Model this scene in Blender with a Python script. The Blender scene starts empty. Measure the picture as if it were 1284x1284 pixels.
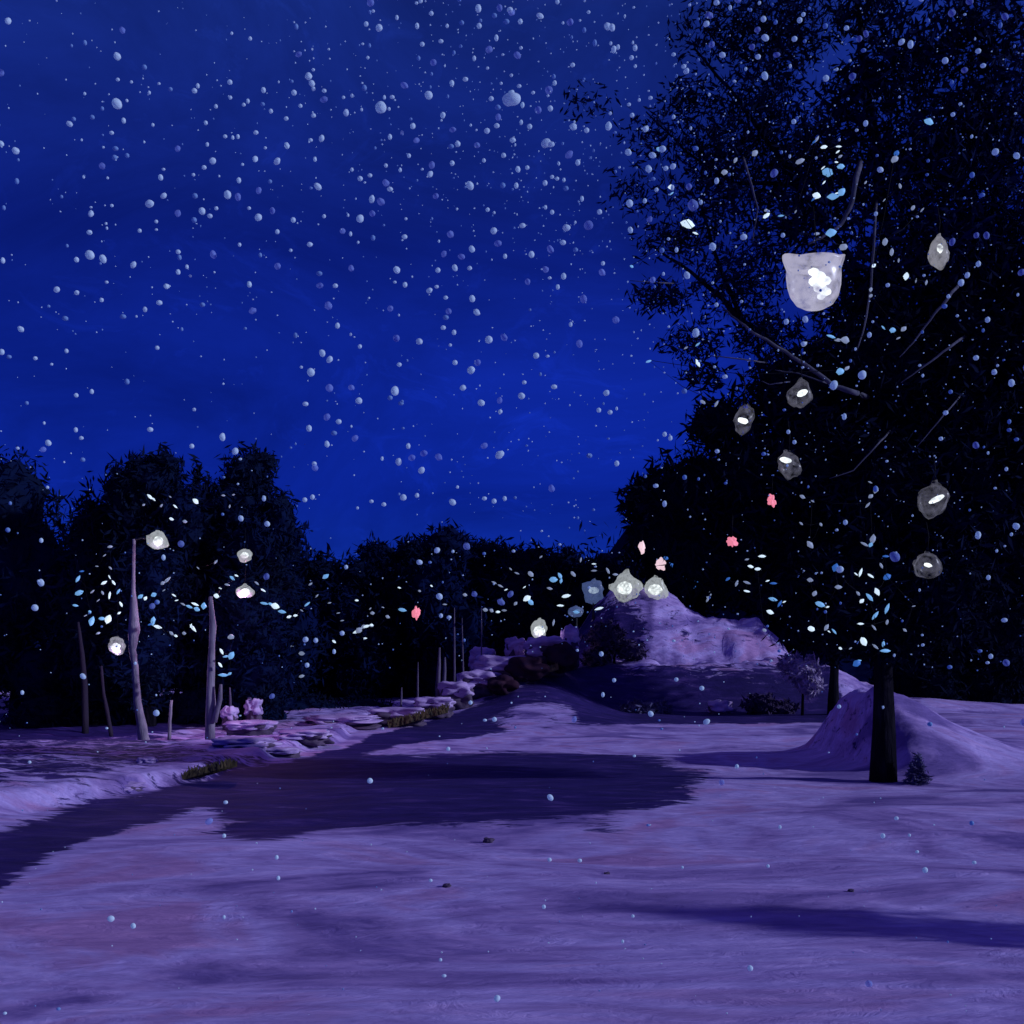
import bpy, math, random
import numpy as np
from mathutils import Vector, Matrix, noise

random.seed(7); RNG = np.random.default_rng(7)
S = bpy.context.scene
COL = S.collection
R = math.radians

# ------------------------------------------------------------------ camera
F, CX, HY, CH = 1377.0, 642.0, 850.0, 2.0
cam_d = bpy.data.cameras.new("camera"); cam = bpy.data.objects.new("camera", cam_d)
COL.objects.link(cam); S.camera = cam
cam_d.sensor_width = 36; cam_d.lens = 36 * F / 1284.0
cam_d.shift_y = (HY - 642.0) / 1284.0
cam_d.clip_start = 0.05; cam_d.clip_end = 3000
cam.location = (0, 0, CH); cam.rotation_euler = (R(90), 0, 0)

# ------------------------------------------------------------------ night sky
MOON_EL, MOON_AZ = 20.0, 104.0            # azimuth from +Y clockwise: to the right and a little behind the camera
W = bpy.data.worlds.new("World"); S.world = W; W.use_nodes = True
nt = W.node_tree; nt.nodes.clear(); L = nt.links
def N(t, **k):
    n = nt.nodes.new(t)
    for a, b in k.items(): setattr(n, a, b)
    return n
out = N("ShaderNodeOutputWorld"); bg = N("ShaderNodeBackground")
sky = N("ShaderNodeTexSky", sky_type='NISHITA', sun_disc=False)
sky.sun_elevation = R(-2); sky.sun_rotation = R(MOON_AZ); sky.ozone_density = 8; sky.air_density = 1
tc = N("ShaderNodeTexCoord"); sep = N("ShaderNodeSeparateXYZ")
L.new(tc.outputs['Generated'], sep.inputs[0])
ramp = N("ShaderNodeValToRGB"); cr = ramp.color_ramp
cr.elements[0].position = 0.0; cr.elements[0].color = (.0055, .040, .42, 1)
cr.elements[1].position = 1.0; cr.elements[1].color = (.07, .055, .22, 1)
for p, c in ((.16, (.003, .018, .30, 1)), (.36, (.003, .0115, .165, 1)), (.52, (.0075, .023, .19, 1)), (.70, (.055, .045, .20, 1))):
    e = cr.elements.new(p); e.color = c
L.new(sep.outputs['Z'], ramp.inputs[0])
# soft clouding in the air
mp = N("ShaderNodeMapping"); mp.inputs['Scale'].default_value = (1, 1, 1.8)
L.new(tc.outputs['Generated'], mp.inputs[0])
n1 = N("ShaderNodeTexNoise"); n1.inputs['Scale'].default_value = 3.2; n1.inputs['Detail'].default_value = 9; n1.inputs['Roughness'].default_value = .62; n1.inputs['Distortion'].default_value = .8
L.new(mp.outputs[0], n1.inputs['Vector'])
mr = N("ShaderNodeMapRange"); mr.inputs[1].default_value = .32; mr.inputs[2].default_value = .72; mr.inputs[3].default_value = .62; mr.inputs[4].default_value = 1.42
L.new(n1.outputs[0], mr.inputs[0])
mul = N("ShaderNodeMix", data_type='RGBA', blend_type='MULTIPLY'); mul.inputs[0].default_value = 1
L.new(ramp.outputs[0], mul.inputs[6]); pass
n2 = N("ShaderNodeTexNoise"); n2.inputs['Scale'].default_value = 11; n2.inputs['Detail'].default_value = 8; n2.inputs['Roughness'].default_value = .7; n2.inputs['Distortion'].default_value = 1.5
L.new(mp.outputs[0], n2.inputs['Vector']); mr2 = N("ShaderNodeMapRange"); mr2.inputs[1].default_value = .56; mr2.inputs[2].default_value = .72; mr2.inputs[3].default_value = 1; mr2.inputs[4].default_value = 1.35
L.new(n2.outputs[0], mr2.inputs[0]); mul2 = N("ShaderNodeMath", operation='MULTIPLY'); L.new(mr.outputs[0], mul2.inputs[0]); L.new(mr2.outputs[0], mul2.inputs[1])
tint = N("ShaderNodeMix", data_type='RGBA', blend_type='MULTIPLY'); tint.inputs[0].default_value = 1
tint.inputs[7].default_value = (.02, .04, .22, 1); L.new(sky.outputs[0], tint.inputs[6])
add = N("ShaderNodeMix", data_type='RGBA', blend_type='ADD'); add.inputs[0].default_value = 1
L.new(mul.outputs[2], add.inputs[6]); L.new(tint.outputs[2], add.inputs[7])
L.new(add.outputs[2], bg.inputs[0]); L.new(mul2.outputs[0], mul.inputs[7]); bg.inputs[1].default_value = 1.0
L.new(bg.outputs[0], out.inputs[0])

# ------------------------------------------------------------------ moonlight
sd = bpy.data.lights.new("moon_light", 'SUN'); sd.energy = 2.8; sd.angle = R(1.5); sd.color = (.72, .78, 1.0)
moon = bpy.data.objects.new("moon_light", sd); COL.objects.link(moon)
az, el = R(MOON_AZ), R(MOON_EL)
to_moon = Vector((math.sin(az) * math.cos(el), math.cos(az) * math.cos(el), math.sin(el)))
moon.rotation_euler = to_moon.to_track_quat('Z', 'Y').to_euler()
S.view_settings.view_transform = 'Standard'; S.view_settings.look = 'None'
S.view_settings.exposure = 0; S.view_settings.gamma = 1

# ------------------------------------------------------------------ helpers
def at(px, py, d): return Vector(((px - CX) / F * d, d, CH + (HY - py) / F * d))
def tag(o, label=None, cat=None, group=None, kind=None):
    if label: o['label'] = label
    if cat: o['category'] = cat
    if group: o['group'] = group
    if kind: o['kind'] = kind
    return o
def empty(name, loc=(0, 0, 0)):
    o = bpy.data.objects.new(name, None); COL.objects.link(o); o.location = loc; o.empty_display_size = .2
    return o
def link(name, me, mat=None, parent=None):
    o = bpy.data.objects.new(name, me); COL.objects.link(o)
    if mat and not me.materials: me.materials.append(mat)
    if parent: o.parent = parent; o.matrix_parent_inverse = Matrix.Translation(-parent.location)
    return o
def mesh(name, V, Fc, smooth=False):
    me = bpy.data.meshes.new(name); me.from_pydata([tuple(v) for v in V], [], Fc)
    if smooth: me.polygons.foreach_set('use_smooth', [True] * len(me.polygons))
    me.update(); return me
def np_quads(name, V):                    # V: (n,4,3)
    n = len(V); me = bpy.data.meshes.new(name)
    me.vertices.add(n * 4); me.vertices.foreach_set('co', V.astype(np.float32).ravel())
    me.loops.add(n * 4); me.loops.foreach_set('vertex_index', np.arange(n * 4, dtype=np.int32))
    me.polygons.add(n); me.polygons.foreach_set('loop_start', np.arange(0, n * 4, 4, dtype=np.int32))
    me.update(calc_edges=True); me.validate(); return me
def tube_data(pts, rads, seg=8, jit=0.0):
    V, Fc = [], []; n = len(pts); pts = [Vector(p) for p in pts]
    for i, p in enumerate(pts):
        t = (pts[min(i + 1, n - 1)] - pts[max(i - 1, 0)]).normalized()
        a = t.cross(Vector((0, 1, 0)) if abs(t.y) < .9 else Vector((1, 0, 0))).normalized(); b = t.cross(a)
        for k in range(seg):
            an = 2 * math.pi * k / seg
            r = rads[i] * (1 + jit * random.uniform(-1, 1))
            V.append(p + (a * math.cos(an) + b * math.sin(an)) * r)
    for i in range(n - 1):
        for k in range(seg):
            k2 = (k + 1) % seg
            Fc.append((i * seg + k, i * seg + k2, (i + 1) * seg + k2, (i + 1) * seg + k))
    Fc.append(tuple(range(seg))[::-1]); Fc.append(tuple(range((n - 1) * seg, n * seg)))
    return V, Fc
class MB:
    def __init__(s): s.V, s.F = [], []
    def add(s, V, Fc):
        o = len(s.V); s.V += [Vector(v) for v in V]; s.F += [tuple(i + o for i in f) for f in Fc]; return s
    def tube(s, pts, rads, seg=8, jit=0.0): return s.add(*tube_data(pts, rads, seg, jit))
    def blob(s, c, r, sub=2, amp=.15, freq=2.0, seed=0, sc=(1, 1, 1), rot=None):
        V, Fc = ico(sub); W2 = []
        for v in V:
            k = 1 + amp * noise.noise(v * freq + Vector((seed * 3.1, seed, -seed * 1.7)))* 1.6
            w = Vector((v.x * sc[0], v.y * sc[1], v.z * sc[2])) * (k * r)
            if rot is not None: w = rot @ w
            W2.append(w + Vector(c))
        return s.add(W2, Fc)
    def box(s, c, h, bev=.12, rz=0, jit=0):
        # chamfered box
        V, Fc = ico(3); W2 = []
        m = Matrix.Rotation(rz, 3, 'Z')
        for v in V:
            k = 1 / (abs(v.x) ** 5 + abs(v.y) ** 5 + abs(v.z) ** 5) ** .2
            w = Vector((v.x * h[0], v.y * h[1], v.z * h[2])) * k
            if jit: w *= 1 + jit * noise.noise(v * 2.4 + Vector(c))
            W2.append(m @ w + Vector(c))
        return s.add(W2, Fc)
    def lathe(s, prof, c=(0, 0, 0), seg=24, wob=0, seed=0):
        V, Fc = [], []
        for (r, z) in prof:
            for k in range(seg):
                a = 2 * math.pi * k / seg
                q = 1 + wob * noise.noise(Vector((math.cos(a) * 1.7, math.sin(a) * 1.7, z * 2 + seed)))
                V.append(Vector((r * q * math.cos(a), r * q * math.sin(a), z)) + Vector(c))
        for i in range(len(prof) - 1):
            for k in range(seg):
                k2 = (k + 1) % seg
                Fc.append((i * seg + k, i * seg + k2, (i + 1) * seg + k2, (i + 1) * seg + k))
        return s.add(V, Fc)
    def build(s, name, mat, parent=None, smooth=True):
        return link(name, mesh(name, s.V, s.F, smooth), mat, parent)
_ico = {}
def ico(sub):
    if sub in _ico: return _ico[sub]
    t = (1 + 5 ** .5) / 2
    V = [Vector(v).normalized() for v in [(-1,t,0),(1,t,0),(-1,-t,0),(1,-t,0),(0,-1,t),(0,1,t),(0,-1,-t),(0,1,-t),(t,0,-1),(t,0,1),(-t,0,-1),(-t,0,1)]]
    Fc = [(0,11,5),(0,5,1),(0,1,7),(0,7,10),(0,10,11),(1,5,9),(5,11,4),(11,10,2),(10,7,6),(7,1,8),(3,9,4),(3,4,2),(3,2,6),(3,6,8),(3,8,9),(4,9,5),(2,4,11),(6,2,10),(8,6,7),(9,8,1)]
    for _ in range(sub):
        c = {}; NF = []
        def mid(a, b):
            k = (min(a, b), max(a, b))
            if k not in c: c[k] = len(V); V.append(((V[a] + V[b]) / 2).normalized())
            return c[k]
        for a, b, d in Fc:
            x, y, z = mid(a, b), mid(b, d), mid(d, a); NF += [(a, x, z), (b, y, x), (d, z, y), (x, y, z)]
        Fc = NF
    _ico[sub] = (V, Fc); return _ico[sub]

# ------------------------------------------------------------------ materials
def mat(name, col, rough=.8, spec=.2, var=None, vscale=(3, 3, 3), vthr=(.35, .65), bump=0, bscale=8, metal=0, bstretch=(1, 1, 1), bdist=.05):
    m = bpy.data.materials.new(name); m.use_nodes = True; t = m.node_tree; p = t.nodes['Principled BSDF']
    p.inputs['Roughness'].default_value = rough; p.inputs['Specular IOR Level'].default_value = spec; p.inputs['Metallic'].default_value = metal
    p.inputs['Base Color'].default_value = (*col, 1)
    g = t.nodes.new('ShaderNodeNewGeometry')
    def nz(sc, stretch, det=6):
        mpp = t.nodes.new('ShaderNodeMapping'); mpp.inputs['Scale'].default_value = stretch; t.links.new(g.outputs['Position'], mpp.inputs[0])
        q = t.nodes.new('ShaderNodeTexNoise'); q.inputs['Scale'].default_value = sc; q.inputs['Detail'].default_value = det; q.inputs['Roughness'].default_value = .62
        t.links.new(mpp.outputs[0], q.inputs['Vector']); return q
    if var:
        q = nz(1, vscale); r = t.nodes.new('ShaderNodeValToRGB')
        r.color_ramp.elements[0].position = vthr[0]; r.color_ramp.elements[1].position = vthr[1]
        r.color_ramp.elements[0].color = (*col, 1); r.color_ramp.elements[1].color = (*var, 1)
        t.links.new(q.outputs[0], r.inputs[0]); t.links.new(r.outputs[0], p.inputs['Base Color'])
    if bump:
        q = nz(bscale, bstretch); b = t.nodes.new('ShaderNodeBump'); b.inputs['Strength'].default_value = bump; b.inputs['Distance'].default_value = bdist
        t.links.new(q.outputs[0], b.inputs['Height']); t.links.new(b.outputs[0], p.inputs['Normal'])
    return m
def glow(name, col, strength):
    m = bpy.data.materials.new(name); m.use_nodes = True; t = m.node_tree; p = t.nodes['Principled BSDF']
    p.inputs['Base Color'].default_value = (*[c * .5 for c in col], 1); p.inputs['Emission Color'].default_value = (*col, 1)
    p.inputs['Emission Strength'].default_value = strength; p.inputs['Specular IOR Level'].default_value = .2
    return m
def glass_shade(name, col, strength, lo, hi, sc=6):
    """milky lamp glass: partly clear, glowing faintly from the bulb inside"""
    m = bpy.data.materials.new(name); m.use_nodes = True; t = m.node_tree; t.nodes.clear()
    o = t.nodes.new('ShaderNodeOutputMaterial'); mx = t.nodes.new('ShaderNodeMixShader'); tr = t.nodes.new('ShaderNodeBsdfTransparent')
    p = t.nodes.new('ShaderNodeBsdfPrincipled'); p.inputs['Base Color'].default_value = (.07, .07, .09, 1); p.inputs['Roughness'].default_value = .3
    p.inputs['Emission Color'].default_value = (*col, 1); p.inputs['Emission Strength'].default_value = strength
    g = t.nodes.new('ShaderNodeTexCoord'); q = t.nodes.new('ShaderNodeTexNoise'); q.inputs['Scale'].default_value = sc; q.inputs['Detail'].default_value = 3
    r = t.nodes.new('ShaderNodeMapRange'); r.inputs[1].default_value = .35; r.inputs[2].default_value = .65; r.inputs[3].default_value = lo; r.inputs[4].default_value = hi
    t.links.new(g.outputs['Object'], q.inputs['Vector']); t.links.new(q.outputs[0], r.inputs[0]); t.links.new(r.outputs[0], mx.inputs[0])
    t.links.new(tr.outputs[0], mx.inputs[1]); t.links.new(p.outputs[0], mx.inputs[2]); t.links.new(mx.outputs[0], o.inputs[0])
    return m

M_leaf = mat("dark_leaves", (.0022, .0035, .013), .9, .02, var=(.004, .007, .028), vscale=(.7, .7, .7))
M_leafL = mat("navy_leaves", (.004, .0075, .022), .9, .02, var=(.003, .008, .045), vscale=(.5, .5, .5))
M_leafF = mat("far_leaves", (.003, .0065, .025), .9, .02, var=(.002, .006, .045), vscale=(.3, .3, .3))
M_twig = mat("blue_leaves", (.004, .009, .050), .9, .02, var=(.003, .005, .022), vscale=(.9, .9, .9))  # bluer leaf tone for the upper and outer crown
M_bark = mat("black_bark", (.004, .0035, .009), .9, .05, var=(.016, .013, .028), vscale=(6, 6, 1.2), vthr=(.45, .7), bump=1.0, bscale=5, bstretch=(4, 4, .6))
M_barkdim = mat("dim_bark", (.022, .018, .035), .9, .05, bump=.6, bscale=5, bstretch=(4, 4, .6))
M_barkpale = mat("pale_bark", (.26, .22, .30), .9, .05, var=(.12, .10, .16), vscale=(3, 3, 1.2), bump=.6, bscale=6, bstretch=(4, 4, .6))
M_twiglit = mat("light_catching_twig", (.10, .10, .14), .9, .05, var=(.04, .04, .07), vscale=(3, 3, 1.2))  # greyer bark stands in for light caught by the twigs
M_snowrock = mat("snow_on_rock", (.50, .38, .66), .75, .15, var=(.26, .18, .42), vscale=(1.2, 1.2, 4), bump=.5, bscale=5, bstretch=(.6, .6, 2))
M_rock = mat("wet_rock", (.045, .03, .07), .7, .2, var=(.09, .06, .12), vscale=(2, 2, 4), bump=.7, bscale=5)
M_brown = mat("brown_earth", (.035, .014, .028), .9, .05, var=(.016, .008, .03), vscale=(1.2, 1.2, 3), bump=.5, bscale=4)
M_iron = mat("dark_iron", (.012, .012, .02), .6, .3)
M_wire = mat("black_wire", (.004, .004, .008), .7, .1)
M_grass = mat("dry_grass", (.16, .12, .06), .9, .05, var=(.05, .05, .04), vscale=(5, 5, 5))
M_stakes = mat("weathered_wood", (.12, .10, .17), .85, .1, var=(.05, .04, .09), vscale=(6, 6, 1.5))
M_flake = mat("snowflake_ice", (.78, .95, 1.0), .7, .1)
M_flakeb = mat("snowflake_blue", (.30, .50, .80), .7, .2)
M_bulb = glow("lit_bulb", (.92, 1.0, .97), 1.5)
M_bulbwarm = glow("pink_bulb", (1.0, .28, .38), .75)
M_bulbpale = glow("pale_pink_bulb", (1.0, .72, .76), .8)
M_fw = glow("fairy_white", (.72, .90, 1.0), .85)
M_fg = glow("fairy_grey", (.34, .42, .60), .45)
M_fb = glow("fairy_light_blue", (.22, .52, .90), .6)
M_fd = glow("fairy_deep_blue", (.04, .16, .55), .6)
M_fp = glow("fairy_pink", (.75, .22, .50), .6)
M_glass = glass_shade("milky_glass", (.62, .60, .80), .62, .18, 1.0, 5)
M_glassdim = glass_shade("dim_milky_glass", (.50, .50, .56), .42, .15, .95, 9)
M_glasswhite = glass_shade("white_milky_glass", (.66, .72, .72), .48, .35, .90, 7)
M_glassfaint = glass_shade("smoky_glass", (.36, .36, .44), .24, .0, .55, 9)
M_glassblue = glass_shade("blue_glass", (.10, .16, .40), .42, .45, .95, 5)

# ------------------------------------------------------------------ terrain
def smooth(a, b, x):
    t = np.clip((x - a) / (b - a), 0, 1); return t * t * (3 - 2 * t)
def prof(pts, d, x):
    xs = [(p - CX) / F * d for p, _ in pts]; zs = [CH + (HY - y) / F * d for _, y in pts]
    return np.interp(x, xs, zs)
HILL = [(300, 893), (520, 885), (580, 866), (620, 850), (650, 832), (690, 815), (722, 798), (745, 768), (765, 746), (800, 731), (828, 734), (842, 744), (862, 765), (900, 772), (950, 779), (972, 800), (1000, 832), (1040, 858), (1100, 872), (1184, 880), (1400, 890)]
BANK = [(1030, 956), (1058, 948), (1070, 912), (1084, 872), (1100, 860), (1126, 868), (1155, 884), (1184, 902), (1230, 922), (1284, 940), (1400, 958)]
def fbm(x, y, seed=0):
    s = np.zeros_like(x)
    for i, (fx, fy, a) in enumerate([(.35, .6, 1), (.8, 1.3, .5), (1.7, 2.9, .26), (3.6, 6.5, .13)]):
        ph = seed + i * 7.3
        s += a * np.sin(fx * x + 1.9 * np.sin(fy * y * .7 + ph) + ph) * np.cos(fy * y + 1.4 * np.sin(fx * x * .8 + ph * 1.3))
    return s
EDGE = [(-400, 1120), (0, 1022), (93, 1008), (150, 1000), (200, 985), (262, 972), (330, 958), (400, 942), (480, 915), (560, 896), (600, 880), (640, 868)]
def raised(x, y):
    yy = np.maximum(y, 2); px = CX + x / yy * F; py = HY + CH / yy * F
    e = np.interp(px, [p for p, _ in EDGE], [q_ for _, q_ in EDGE]) + 3.0 * fbm(x * 2.3, y * .6, 4)
    k = smooth(0, 7, e - py) * (1 - smooth(590, 650, px)) * (y > 10)
    return k * (.24 + .07 * np.abs(fbm(x * 3.1, y * 1.9, 6)))
def ground_z(x, y):
    x = np.asarray(x, float); y = np.asarray(y, float)
    z = 0.05 * fbm(x, y, 1) * np.clip(y / 12, .35, 1.3)
    z = z + 0.5 * smooth(30, 50, y) * (1 - smooth(46, 52, y) * 0)
    h = np.maximum(prof(HILL, 54, x) - .5, 0) * 1.0
    lo = np.minimum(h, 2.05); up = np.maximum(h - 2.05, 0)
    left = smooth(5.2, 1.0, x) if False else 1 - smooth(1.0, 5.2, x)       # gentler foot on the left of the hill
    s_lo = smooth(47.2, 49.0, y) * (1 - left) + smooth(36, 53, y) * left
    z = z + lo * s_lo + up * smooth(50.6, 54, y)
    z = z + (0.10 * fbm(x * 1.9, y * 1.1, 5)) * smooth(47, 50, y) * (h > .6)
    z = z - (lo + up) * .5 * smooth(60, 80, y)
    z = z + .30 * np.abs(fbm(x * 2.6, y * 1.5, 11)) * smooth(48, 50.5, y) * (h > .8) * (1 - smooth(62, 70, y)) - .22 * smooth(50, 52, y) * (h > .8)
    b = np.maximum(prof(BANK, 26, x), 0) * (1 + .10 * fbm(x * 1.7, y * 2.1, 8)) * (1 - .0 * x)
    z = z + raised(x, y)
    z = z + b * smooth(21.6, 26, y) * (1 - smooth(26.5, 32, y))
    return z
def gz(x, y): return float(ground_z(x, y))
def inpoly(px, py, poly):
    r = np.zeros(px.shape, bool); n = len(poly)
    for i in range(n):
        x1, y1 = poly[i]; x2, y2 = poly[(i + 1) % n]
        if y1 == y2: continue
        c = ((y1 > py) != (y2 > py)) & (px < (x2 - x1) * (py - y1) / (y2 - y1) + x1)
        r ^= c
    return r
rows, cols = 620, 520
dd = np.concatenate([[-30, -10, 0, 2], np.geomspace(3.5, 100, rows - 24), np.geomspace(110, 900, 20)])
uu = np.linspace(-1, 1, cols); uu = np.sign(uu) * (np.abs(uu) * .62 + .9 * np.abs(uu) ** 5)
DD, UU = np.meshgrid(dd, uu, indexing='ij')
XX = UU * (np.abs(DD) + 6)
ZZ = ground_z(XX, DD)
nr, nc = XX.shape
idx = np.arange(nr * nc).reshape(nr, nc)
q = np.stack([idx[:-1, :-1], idx[:-1, 1:], idx[1:, 1:], idx[1:, :-1]], -1).reshape(-1, 4)
me = bpy.data.meshes.new("snow_ground")
me.vertices.add(nr * nc); me.vertices.foreach_set('co', np.stack([XX, DD, ZZ], -1).astype(np.float32).ravel())
me.loops.add(len(q) * 4); me.loops.foreach_set('vertex_index', q.ravel().astype(np.int32))
me.polygons.add(len(q)); me.polygons.foreach_set('loop_start', np.arange(0, len(q) * 4, 4, dtype=np.int32))
me.polygons.foreach_set('use_smooth', [True] * len(q)); me.update(calc_edges=True)
# dark ground: hill soil, the dark strip, and painted shade under the left trees
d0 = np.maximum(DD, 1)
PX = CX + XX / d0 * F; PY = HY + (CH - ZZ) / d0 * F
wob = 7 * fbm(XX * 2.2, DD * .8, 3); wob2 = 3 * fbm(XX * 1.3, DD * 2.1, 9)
earth_shade = np.zeros_like(XX)
DARK_GROUND = [
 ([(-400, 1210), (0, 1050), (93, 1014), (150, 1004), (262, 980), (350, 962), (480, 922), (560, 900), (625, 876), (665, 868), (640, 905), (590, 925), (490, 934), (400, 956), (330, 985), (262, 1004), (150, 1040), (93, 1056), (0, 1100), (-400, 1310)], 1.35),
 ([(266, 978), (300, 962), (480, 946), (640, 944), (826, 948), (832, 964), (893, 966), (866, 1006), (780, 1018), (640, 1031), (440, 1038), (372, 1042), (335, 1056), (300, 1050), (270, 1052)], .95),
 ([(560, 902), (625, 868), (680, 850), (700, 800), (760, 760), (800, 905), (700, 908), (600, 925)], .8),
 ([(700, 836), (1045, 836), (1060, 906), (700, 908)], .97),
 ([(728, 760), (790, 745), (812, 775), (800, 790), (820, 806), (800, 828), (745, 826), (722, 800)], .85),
 ([(-500, 1000), (-500, 905), (0, 905), (120, 905), (215, 925), (262, 945), (180, 962), (100, 982), (0, 990)], .55),  # tree shade on the left bank, painted as darker ground
 ([(-900, 955), (-900, 700), (620, 700), (620, 850), (560, 868), (480, 884), (350, 890), (340, 902), (250, 912), (120, 925)], 1.0),  # ground under the grove and wood, darkened in colour for shade
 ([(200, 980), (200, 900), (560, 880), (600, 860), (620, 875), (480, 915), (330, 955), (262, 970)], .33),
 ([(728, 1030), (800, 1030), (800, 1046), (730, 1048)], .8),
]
for poly, a in DARK_GROUND:
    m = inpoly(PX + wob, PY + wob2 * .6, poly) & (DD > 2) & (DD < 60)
    earth_shade = np.maximum(earth_shade, m * a)
# snow lying in the dark strip
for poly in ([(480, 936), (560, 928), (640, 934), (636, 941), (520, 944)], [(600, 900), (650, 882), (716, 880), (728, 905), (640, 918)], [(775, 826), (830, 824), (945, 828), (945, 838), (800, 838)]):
    m = inpoly(PX + wob * .5, PY, poly) & (DD < 60); earth_shade = np.where(m, earth_shade * .35, earth_shade)
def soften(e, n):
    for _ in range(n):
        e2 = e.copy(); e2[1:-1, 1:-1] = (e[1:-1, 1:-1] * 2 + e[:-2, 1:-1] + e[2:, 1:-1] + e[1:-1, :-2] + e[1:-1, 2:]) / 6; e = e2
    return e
near_, far_ = soften(earth_shade, 85), soften(earth_shade, 12)
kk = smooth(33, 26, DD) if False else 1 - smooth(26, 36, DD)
earth_shade = near_ * kk + far_ * (1 - kk)
att = me.attributes.new("earth_and_shade", 'FLOAT', 'POINT'); att.data.foreach_set('value', earth_shade.astype(np.float32).ravel())

def ground_material():
    m = bpy.data.materials.new("snow_field"); m.use_nodes = True; t = m.node_tree; p = t.nodes['Principled BSDF']; K = t.links.new
    p.inputs['Roughness'].default_value = .75; p.inputs['Specular IOR Level'].default_value = .12
    g = t.nodes.new('ShaderNodeNewGeometry')
    def nz(stretch, scale=1, det=6, rough=.6, dist=0):
        a = t.nodes.new('ShaderNodeMapping'); a.inputs['Scale'].default_value = stretch; K(g.outputs['Position'], a.inputs[0])
        n = t.nodes.new('ShaderNodeTexNoise'); n.inputs['Scale'].default_value = scale; n.inputs['Detail'].default_value = det; n.inputs['Roughness'].default_value = rough; n.inputs['Distortion'].default_value = dist
        K(a.outputs[0], n.inputs['Vector']); return n
    def ramp(src, stops):
        r = t.nodes.new('ShaderNodeValToRGB'); r.color_ramp.elements[0].position, r.color_ramp.elements[0].color = stops[0][0], (*stops[0][1], 1)
        r.color_ramp.elements[1].position, r.color_ramp.elements[1].color = stops[-1][0], (*stops[-1][1], 1)
        for s in stops[1:-1]:
            e = r.color_ramp.elements.new(s[0]); e.color = (*s[1], 1)
        K(src, r.inputs[0]); return r
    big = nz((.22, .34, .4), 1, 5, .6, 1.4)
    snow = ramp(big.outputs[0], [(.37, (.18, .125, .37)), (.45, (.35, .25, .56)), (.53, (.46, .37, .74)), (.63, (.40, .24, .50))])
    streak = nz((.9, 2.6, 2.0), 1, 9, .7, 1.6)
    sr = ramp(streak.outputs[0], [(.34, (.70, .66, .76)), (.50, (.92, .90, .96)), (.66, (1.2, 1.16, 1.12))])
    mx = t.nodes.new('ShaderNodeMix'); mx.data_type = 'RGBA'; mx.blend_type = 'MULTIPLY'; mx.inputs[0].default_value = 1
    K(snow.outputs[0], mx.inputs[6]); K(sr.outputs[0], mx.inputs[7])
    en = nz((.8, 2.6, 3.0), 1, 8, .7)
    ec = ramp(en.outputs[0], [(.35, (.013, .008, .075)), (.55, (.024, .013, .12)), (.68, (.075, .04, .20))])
    at_ = t.nodes.new('ShaderNodeAttribute'); at_.attribute_name = "earth_and_shade"
    # ragged edge between snow and dark ground, plus steep faces where snow does not hold
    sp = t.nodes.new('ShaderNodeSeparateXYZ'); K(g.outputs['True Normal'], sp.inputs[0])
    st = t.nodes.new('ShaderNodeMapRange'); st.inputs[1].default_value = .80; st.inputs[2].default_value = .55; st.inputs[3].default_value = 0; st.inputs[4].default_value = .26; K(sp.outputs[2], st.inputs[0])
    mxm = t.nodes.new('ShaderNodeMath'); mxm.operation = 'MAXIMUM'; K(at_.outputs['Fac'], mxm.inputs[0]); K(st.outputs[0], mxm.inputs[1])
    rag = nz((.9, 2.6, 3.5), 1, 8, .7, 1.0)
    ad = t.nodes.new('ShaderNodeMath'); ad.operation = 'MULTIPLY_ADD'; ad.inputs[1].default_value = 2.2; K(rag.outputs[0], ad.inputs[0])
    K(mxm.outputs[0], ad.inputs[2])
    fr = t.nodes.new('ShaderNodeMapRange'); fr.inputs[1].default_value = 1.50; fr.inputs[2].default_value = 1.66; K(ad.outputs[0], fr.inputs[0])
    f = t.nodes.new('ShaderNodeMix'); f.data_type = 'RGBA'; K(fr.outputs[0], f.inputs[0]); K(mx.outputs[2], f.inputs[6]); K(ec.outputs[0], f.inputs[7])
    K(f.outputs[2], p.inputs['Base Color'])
    b1 = nz((1.6, 4.0, 4), 1, 9, .68, 1.2); bp = t.nodes.new('ShaderNodeBump'); bp.inputs['Strength'].default_value = .55; bp.inputs['Distance'].default_value = .09
    K(b1.outputs[0], bp.inputs['Height']); K(bp.outputs[0], p.inputs['Normal'])
    return m
ground = link("snow_ground", me, ground_material()); tag(ground, kind='structure')

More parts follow.
